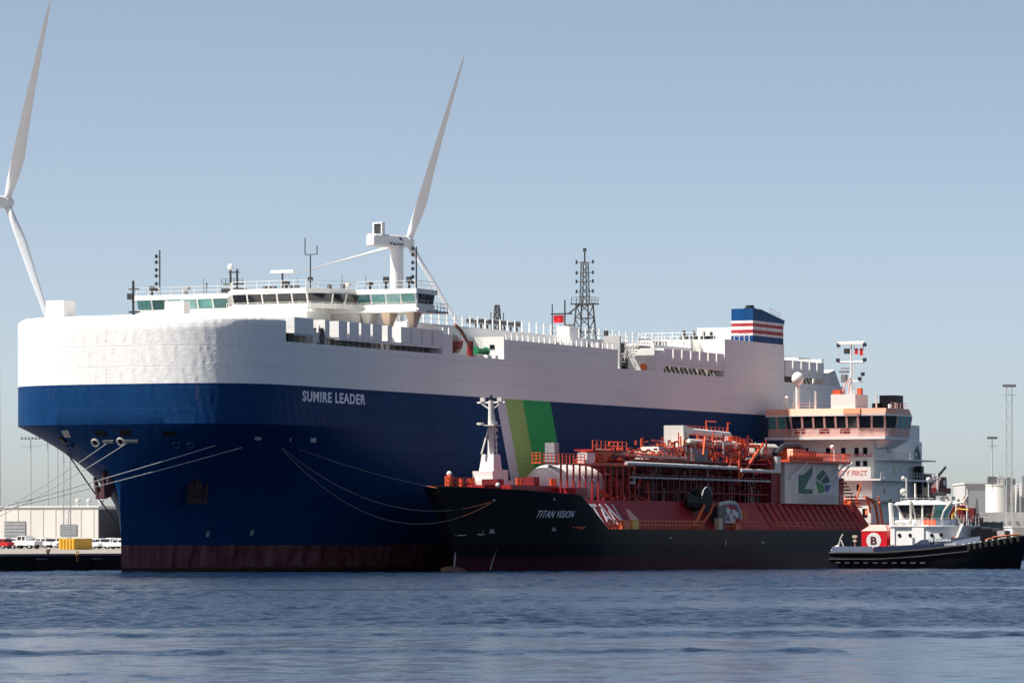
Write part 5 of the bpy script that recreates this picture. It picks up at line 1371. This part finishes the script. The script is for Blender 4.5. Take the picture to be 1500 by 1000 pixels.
turbine('white wind turbine cut by the left edge of the photo above the car carrier bow', (-137.6, 1247, 96.0), .526, R(24.3), 58, 4.4)

# ------------------------------------------------------------------ warehouse and parked cars on the left
wr = thing(SHIP, 'warehouse', 'long low cream warehouse behind the parked cars', 'warehouse', (241, -160, 3))
part('wall', 'cream', wr, (241, 290, -146.6, -230, 2.95, 10.2))
part('roof_edge', 'white', wr, (240.8, 290.2, -146.4, -230.2, 10.21, 10.45))
side = part('side_wall', 'annexgrey', wr, (241.3, 289.8, -146.45, -146.59, 3.0, 9.8))
for o0, o1, z1 in ((-162.3, -167.0, 7.4), (-151.1, -154.8, 6.8)):
    dr = part('door', 'midgrey', wr, (240.9, 240.99, o0, o1, 3.0 if z1 > 7 else 5.0, z1 + .2))
    b = MB()
    for k in range(6): b.box(240.86, 240.9, o0 - .05, o1 + .05, (3.7 if z1 > 7 else 5.05) + k * (z1 - (3.6 if z1 > 7 else 5.0)) / 6, (3.7 if z1 > 7 else 5.05) + (k + .8) * (z1 - (3.6 if z1 > 7 else 5.0)) / 6)
    b.build('door_panel', 'grey', dr)
b = MB()
for k in range(30): b.box(240.93, 241, -147.5 - k * 2.75, -147.62 - k * 2.75, 3, 10.1)
b.build('cladding_joint', mat('cladding_seam', (0.60, 0.57, 0.53), .7, vary=.05), wr)
for o in (-149.8, -152.2, -147.2):
    b = MB(); b.cyl((243, o, 10.4), (243, o, 11.2), .35); b.ball((243, o, 11.3), .55); b.build('roof_fan', 'lightgrey', wr)
wr2 = thing(SHIP, 'annex', 'dark grey shed with a white roof line partly behind the car carrier stem', 'shed', (252, -140, 3))
part('wall', 'annexgrey', wr2, (250, 285, -146.2, -128, 2.9, 9.6)); part('roof_edge', 'white', wr2, (249.8, 285, -146.3, -128, 9.61, 10.3))
part('door', 'darkred', wr2, (249.9, 249.98, -141.5, -139.5, 3, 6.0))

def car(paint, name, label, group, pickup=False):
    """axis x of the car runs along the quay rows"""
    t = bpy.data.objects.new(name, None); col.objects.link(t); BASE[t] = (WORLD, Vector((0, 0, 0)))
    t['label'] = label; t['category'] = 'car'
    if group: t['group'] = group
    h = 1.95 if pickup else 1.5; L = 5.5 if pickup else 4.5; W = .95
    pr = [(-L / 2, .45), (-L / 2, .95), (-L / 2 + .1, 1.0), (-L * .2, 1.05), (L * .22, 1.05), (L / 2 - .15, .88), (L / 2, .7), (L / 2, .4)]
    if pickup: pr = [(x, z * 1.15 + .06) for x, z in pr]
    zb = 1.27 if pickup else 1.04
    bd = MB().prism_y(pr, -W, W).build('body', paint, t)
    cab = [(-L * .16, zb), (-L * .13, h - .03), (L * .12, h), (L * .25, zb)] if pickup else [(-L * .47, zb - .04), (-L * .36, h - .05), (-L * .05, h), (L * .1, h - .06), (L * .27, zb)]
    MB().prism_y([(x, z - .09) for x, z in cab], -W + .1, W - .1).build('glass', 'glassdark', t)
    MB().prism_y([(cab[1][0], h - .1), (cab[-2][0], h - .1), (cab[-2][0] - .08, h + .02), (cab[1][0] + .05, h + .02)], -W + .07, W - .07).build('roof', paint, t)
    px_ = (-L * .14, 0.0, L * .16) if pickup else (-L * .3, -L * .1, L * .12)
    for x in px_: MB().box(x - .07, x + .07, -W + .085, W - .085, zb - .05, h - .03).build('pillar', paint, t)
    for x in (-L * .3, L * .31):
        for y in (-W + .02, W - .22):
            wl_ = MB().cyl((x, y, .34), (x, y + .2, .34), .44 if pickup else .34, n=14).build('wheel', 'rubber', t)
            MB().cyl((x, y - .01, .34), (x, y + .21, .34), .19, n=10).build('rim', 'lightgrey', wl_)
    for y in (-.7, .7): MB().box(L / 2 - .05, L / 2 + .02, y - .16, y + .16, .66, .8).build('headlight', 'letter', t)
    return t
def ground(o): 
    return 2.12 + .58 * (-o - 21.4) / 48.6 if o > -70 else (2.7 + .25 * (-o - 70) / 40 if o > -110 else 2.95 + .05 * min(1, (-o - 110) / 2890))
def put(t, s, o, turn):
    t.location = SHIP.world((s, o, ground(o))); t.rotation_euler = (0, 0, SHIP.rot + R(turn))
pk = car('carwhite', 'pickup_truck', 'white pickup truck parked by the quay edge beside the yellow box', None, True); put(pk, 107.4, -79, 80)
rc = car('carred', 'parked_car', 'red car half cut off at the left edge of the quay', None); put(rc, 99, -78.5, 90)
GC = 'white cars parked in rows in front of the warehouse'
proto = car('carwhite', 'parked_car', '', GC)
rnd = random.Random(5); first = True
ROWS = ('white car in the nearest parked row, beside the white pickup and the yellow box', 'white car in the second parked row behind the yellow box', 'white car in the third parked row behind the yellow box',
        'white car in the fourth parked row behind the yellow box', 'white car in the last but one parked row before the warehouse', 'white car in the last parked row close to the cream warehouse')
for row, (s, o0, n, st) in enumerate(((118, -69, 6, 5.4), (133, -72, 9, 5.0), (150, -80, 9, 5.1), (168, -88, 9, 5.2), (186, -96, 9, 5.0), (205, -106, 9, 5.3))):
    for k in range(n):
        if s == 118 and k in (2,): continue
        a_, b_, c_ = s + rnd.uniform(-.3, .3), o0 - k * st + rnd.uniform(-.3, .3), 90 if rnd.random() < .8 else -90
        q_ = SHIP.world((a_, b_, 3))
        if not -.1165 < q_.x / q_.y < -.0845: continue          # out of the photograph or behind the stem
        c = proto if first else copy_tree(proto)
        first = False
        c['label'] = ROWS[row]
        put(c, a_, b_, c_)
gc = car('cargrey', 'parked_car', 'dark grey car parked right behind the white pickup truck', None); put(gc, 116.5, -76.2, 90)
yb = thing(SHIP, 'cargo_box', 'yellow metal cargo box standing on the quay apron', 'box', (101, -67, ground(-67)))
b = MB(); b.box(99.6, 104.6, -65.4, -68.2, 2.66, 4.3); bb = b.build('box_body', 'yellow', yb)
b = MB()
for k in range(5): b.box(99.5, 99.6, -65.5 - k * .55, -65.62 - k * .55, 2.74, 4.25)
b.build('box_rib', 'yellow', bb)
bl = thing(SHIP, 'quay_bollard', 'small dark bollard on the quay edge below the yellow box', 'bollard', (23.4, -23, 2.4))
b = MB(); b.cyl((23.4, -23, 2.1), (23.4, -23, 2.6), .22); b.cyl((23.4, -23, 2.6), (23.4, -23, 2.85), .36, .3); b.build('post', 'brown', bl)
yl = thing(SHIP, 'quay_ladder', 'short yellow ladder head at the quay edge', 'ladder', (27.6, -21.2, 2.2))
b = MB(); b.cyl((27.4, -21.1, 1.2), (27.4, -21.1, 2.7), .06); b.cyl((27.9, -21.1, 1.2), (27.9, -21.1, 2.7), .06)
for k in range(5): b.cyl((27.4, -21.1, 1.3 + k * .3), (27.9, -21.1, 1.3 + k * .3), .05)
b.build('rungs', 'yellow', yl)
for s in (18.8, 32.6):
    f = thing(SHIP, 'quay_fender', 'dark quay fender with a pale top left of the car carrier stem' if s < 20 else 'dark quay fender with a pale top next to the car carrier stem', 'fender', (s, -21, 1.2))
    part('pad', 'rubber', f, (s - .9, s + .9, -20.95, -21.38, -.6, 1.5)); part('cap', 'lightgrey', f, (s - 1, s + 1.1, -20.9, -21.38, 1.52, 1.66))

# ------------------------------------------------------------------ floodlight masts
def mast(label, X, Y, ztop, lat=False, w_=.2, head=2.6):
    t = thing(WORLD, 'floodlight_mast', label, 'light mast', (X, Y, 3), 'floodlight masts along the quay')
    b = MB()
    if lat:
        n = int((ztop - 3) / 3)
        for k in range(n):
            z0, z1 = 3 + k * (ztop - 3) / n, 3 + (k + 1) * (ztop - 3) / n; h0, h1 = .62, .62
            A = [(X + h0 * x, Y + h0 * y, z0) for x, y in ((1, 1), (1, -1), (-1, -1), (-1, 1))]; B_ = [(X + h1 * x, Y + h1 * y, z1) for x, y in ((1, 1), (1, -1), (-1, -1), (-1, 1))]
            for i in range(4):
                b.cyl(A[i], B_[i], .07, n=4); b.cyl(A[i], B_[(i + 1) % 4], .035, n=4); b.cyl(B_[i], B_[(i + 1) % 4], .03, n=4)
    else: b.cyl((X, Y, 3), (X, Y, ztop), w_, w_ * .6, 8)
    b.build('pole', 'palemast', t)
    b = MB(); b.box(X - head, X + head, Y - .25, Y + .25, ztop - .1, ztop + .03); b.box(X - head, X + head, Y - .2, Y + .2, ztop - 1.9, ztop - 1.8)
    hd = b.build('head_frame', 'palemast', t)
    for k in range(6):
        x = X - head + head * 2 * (k + .5) / 6; MB().box(x - .2, x + .2, Y - .5, Y + .1, ztop + .04, ztop + .5).build('floodlight', 'midgrey', hd)
mast('pale floodlight mast farthest left behind the cream warehouse', -120.9, 1150, 29.5)
mast('thin floodlight mast just below the bow flare, right of the farthest left one', -121.7, 1200, 31, w_=.22)
mast('thin dark mast between the bow flare and the warehouse roof', -109.2, 1100, 31, w_=.2)
mast('lattice mast standing in front of the warehouse door, top hidden by the bow', -79.5, 818, 24, True, head=1.6)
mast('tall lattice floodlight mast near the right edge of the photo', 108.6, 1000, 37.6, True, head=1.5)
mast('shorter slim floodlight mast left of the tall one at the right edge', 120.6, 1150, 29.6, head=1.3)
mast('small far light mast seen just right of the gas tanker stern', 110.4, 1180, 20, w_=.16, head=1.6)

# ------------------------------------------------------------------ industrial plant on the right
def wbox(name, m_, p, X0, X1, Y0, Y1, z0, z1): return part(name, m_, p, (X0, X1, Y0, Y1, z0, z1))
pl = thing(WORLD, 'processing_hall', 'pale grey windowless hall behind the white silo at the right edge', 'building', (122, 1170, 3))
wbox('wall', 'lightgrey', pl, 113.8, 128, 1150, 1180, 2.9, 18.2); wbox('roof_edge', 'offwhite', pl, 113.6, 128.2, 1149.8, 1180.2, 18.21, 18.6)
si = thing(WORLD, 'silo', 'broad white cylindrical silo with a dark railed top', 'silo', (117.6, 1100, 3))
b = MB(); b.cyl((117.3, 1100, 2.9), (117.3, 1100, 17.2), 3.5, n=32); sb = b.build('tank', 'white', si, smooth=40)
MB().cyl((117.3, 1100, 17.2), (117.3, 1100, 17.5), 3.6, n=32).build('rim', 'offwhite', sb)
b = MB(); b.rail([(114, 1097, 17.5), (120.6, 1097, 17.5), (120.6, 1103, 17.5)], 1.3, .9, .07); b.box(114.2, 116.6, 1098, 1101, 17.5, 19.4); b.box(118.4, 119.6, 1098, 1101, 17.5, 19.2)
b.build('top_gear', 'midgrey', sb)
MB().box(116.4, 117.8, 1097.6, 1100, 17.5, 19.7).build('top_cabin', 'cream', sb)
b = MB(); b.box(118.6, 119.3, 1096.4, 1096.9, 3, 17.4); b.build('silo_ladder', 'midgrey', sb)
ct = thing(WORLD, 'conveyor_house', 'big pale block with a sloping dark wedge of shade at the right edge', 'building', (128, 1090, 3))
wbox('wall', 'lightgrey', ct, 121.6, 140, 1092, 1130, 2.9, 17.8)
b = MB(); b.loft([[(121.0, 1088, 3), (132, 1088, 3), (132, 1091.9, 3), (121.0, 1091.9, 3)], [(121.0, 1088, 14.6), (132, 1088, 5.5), (132, 1091.9, 5.5), (121.0, 1091.9, 14.6)]]); b.build('shade_wedge', 'midgrey', ct)  # dark wedge modelled for the triangular shade on the block
wbox('roof_cabin', 'midgrey', ct, 122.4, 126, 1096, 1100, 17.82, 19.6)
fc = thing(WORLD, 'plant_front', 'row of pale blue-grey cabinets and low walls in front of the silo', 'building', (110, 1040, 3))
for k in range(13):
    X = 99.5 + k * 1.15
    h = (9.2, 9.0, 8.6, 9.2, 9.3, 9.0, 8.8, 8.6, 8.5, 8.6, 8.4, 8.5, 8.2)[k]
    wbox('panel', ('lightgrey', 'grey', 'lightgrey', 'tuggrey')[(k * 7) % 4], fc, X, X + 1.08, 1040, 1046, 2.9, h - 1.2)
wl3 = thing(WORLD, 'pale_wall', 'long white parapet wall running behind the grey cabinets', 'wall', (107, 1060, 3))
wbox('wall', 'offwhite', wl3, 97.5, 120, 1060, 1064, 2.9, 10.6)
b = MB()
for k in range(12): b.cyl((99 + k * 1.8, 1059.9, 8.2), (99 + k * 1.8, 1060, 8.2), .45, n=10)
b.build('round_port', 'grey', wl3)
for i, (X, lab) in enumerate(((103.0, 'left one of the two small dark pyramid stacks on the pale wall'), (107.2, 'right one of the two small dark pyramid stacks on the pale wall'))):
    t = thing(WORLD, 'vent_stack', lab, 'stack', (X, 1056, 8), 'dark pyramid stacks')
    b = MB(); b.loft([[(X - .9, 1055, 2.9), (X + .9, 1055, 2.9), (X + .9, 1057, 2.9), (X - .9, 1057, 2.9)], [(X - .25, 1055.8, 13.6), (X + .25, 1055.8, 13.6), (X + .25, 1056.2, 13.6), (X - .25, 1056.2, 13.6)]]); b.build('shaft', 'midgrey', t)
lc = thing(WORLD, 'low_shed', 'low cream shed behind the tug bow at the right edge', 'shed', (112, 1000, 3))
wbox('wall', 'cream', lc, 108.2, 125, 990, 1005, 2.7, 6.9); wbox('roof_edge', 'white', lc, 108, 125.2, 989.8, 1005.2, 6.91, 7.1)
def container(label, X, Y, w_, h, m_):
    t = thing(WORLD, 'container', label, 'container', (X, Y, 2.7), 'containers and boxes behind the tug bow')
    b = MB(); b.box(X, X + w_, Y, Y + 2.4, 2.7, 2.7 + h)
    bb = b.build('container_body', m_, t)
    b = MB(); n = int(w_ / .5)
    for k in range(n): b.box(X + k * .5 + .1, X + k * .5 + .3, Y - .06, Y, 2.9, 2.6 + h)
    b.build('container_rib', m_, bb)
container('white box behind the tug winch', 99.0, 960, 3.2, 3.0, 'white')
container('orange box between white box and grey green box behind the tug bow', 102.4, 955, 1.7, 2.6, 'yellow')
container('grey green box beside the orange box behind the tug bow', 104.4, 955, 2.4, 2.9, 'canvas')
# distant trees along the horizon
rnd = random.Random(3)
b = MB()
for k in range(1800):
    X = rnd.uniform(150, 420); z = 2 + rnd.random() ** 1.2 * (19 + 3 * math.sin(X * .23)); Y = 2300 + rnd.uniform(-20, 20); r_ = rnd.uniform(.8, 2.2)
    a = rnd.uniform(0, 6.28)
    b.add([(X + r_ * math.cos(a), Y, z + r_ * math.sin(a)), (X + r_ * math.cos(a + 2.1), Y + .6, z + r_ * math.sin(a + 2.1)), (X + r_ * math.cos(a + 4.2), Y - .6, z + r_ * math.sin(a + 4.2))], [(0, 1, 2)])
b.build('far_woodland', 'foliage', kind='stuff', space=WORLD)
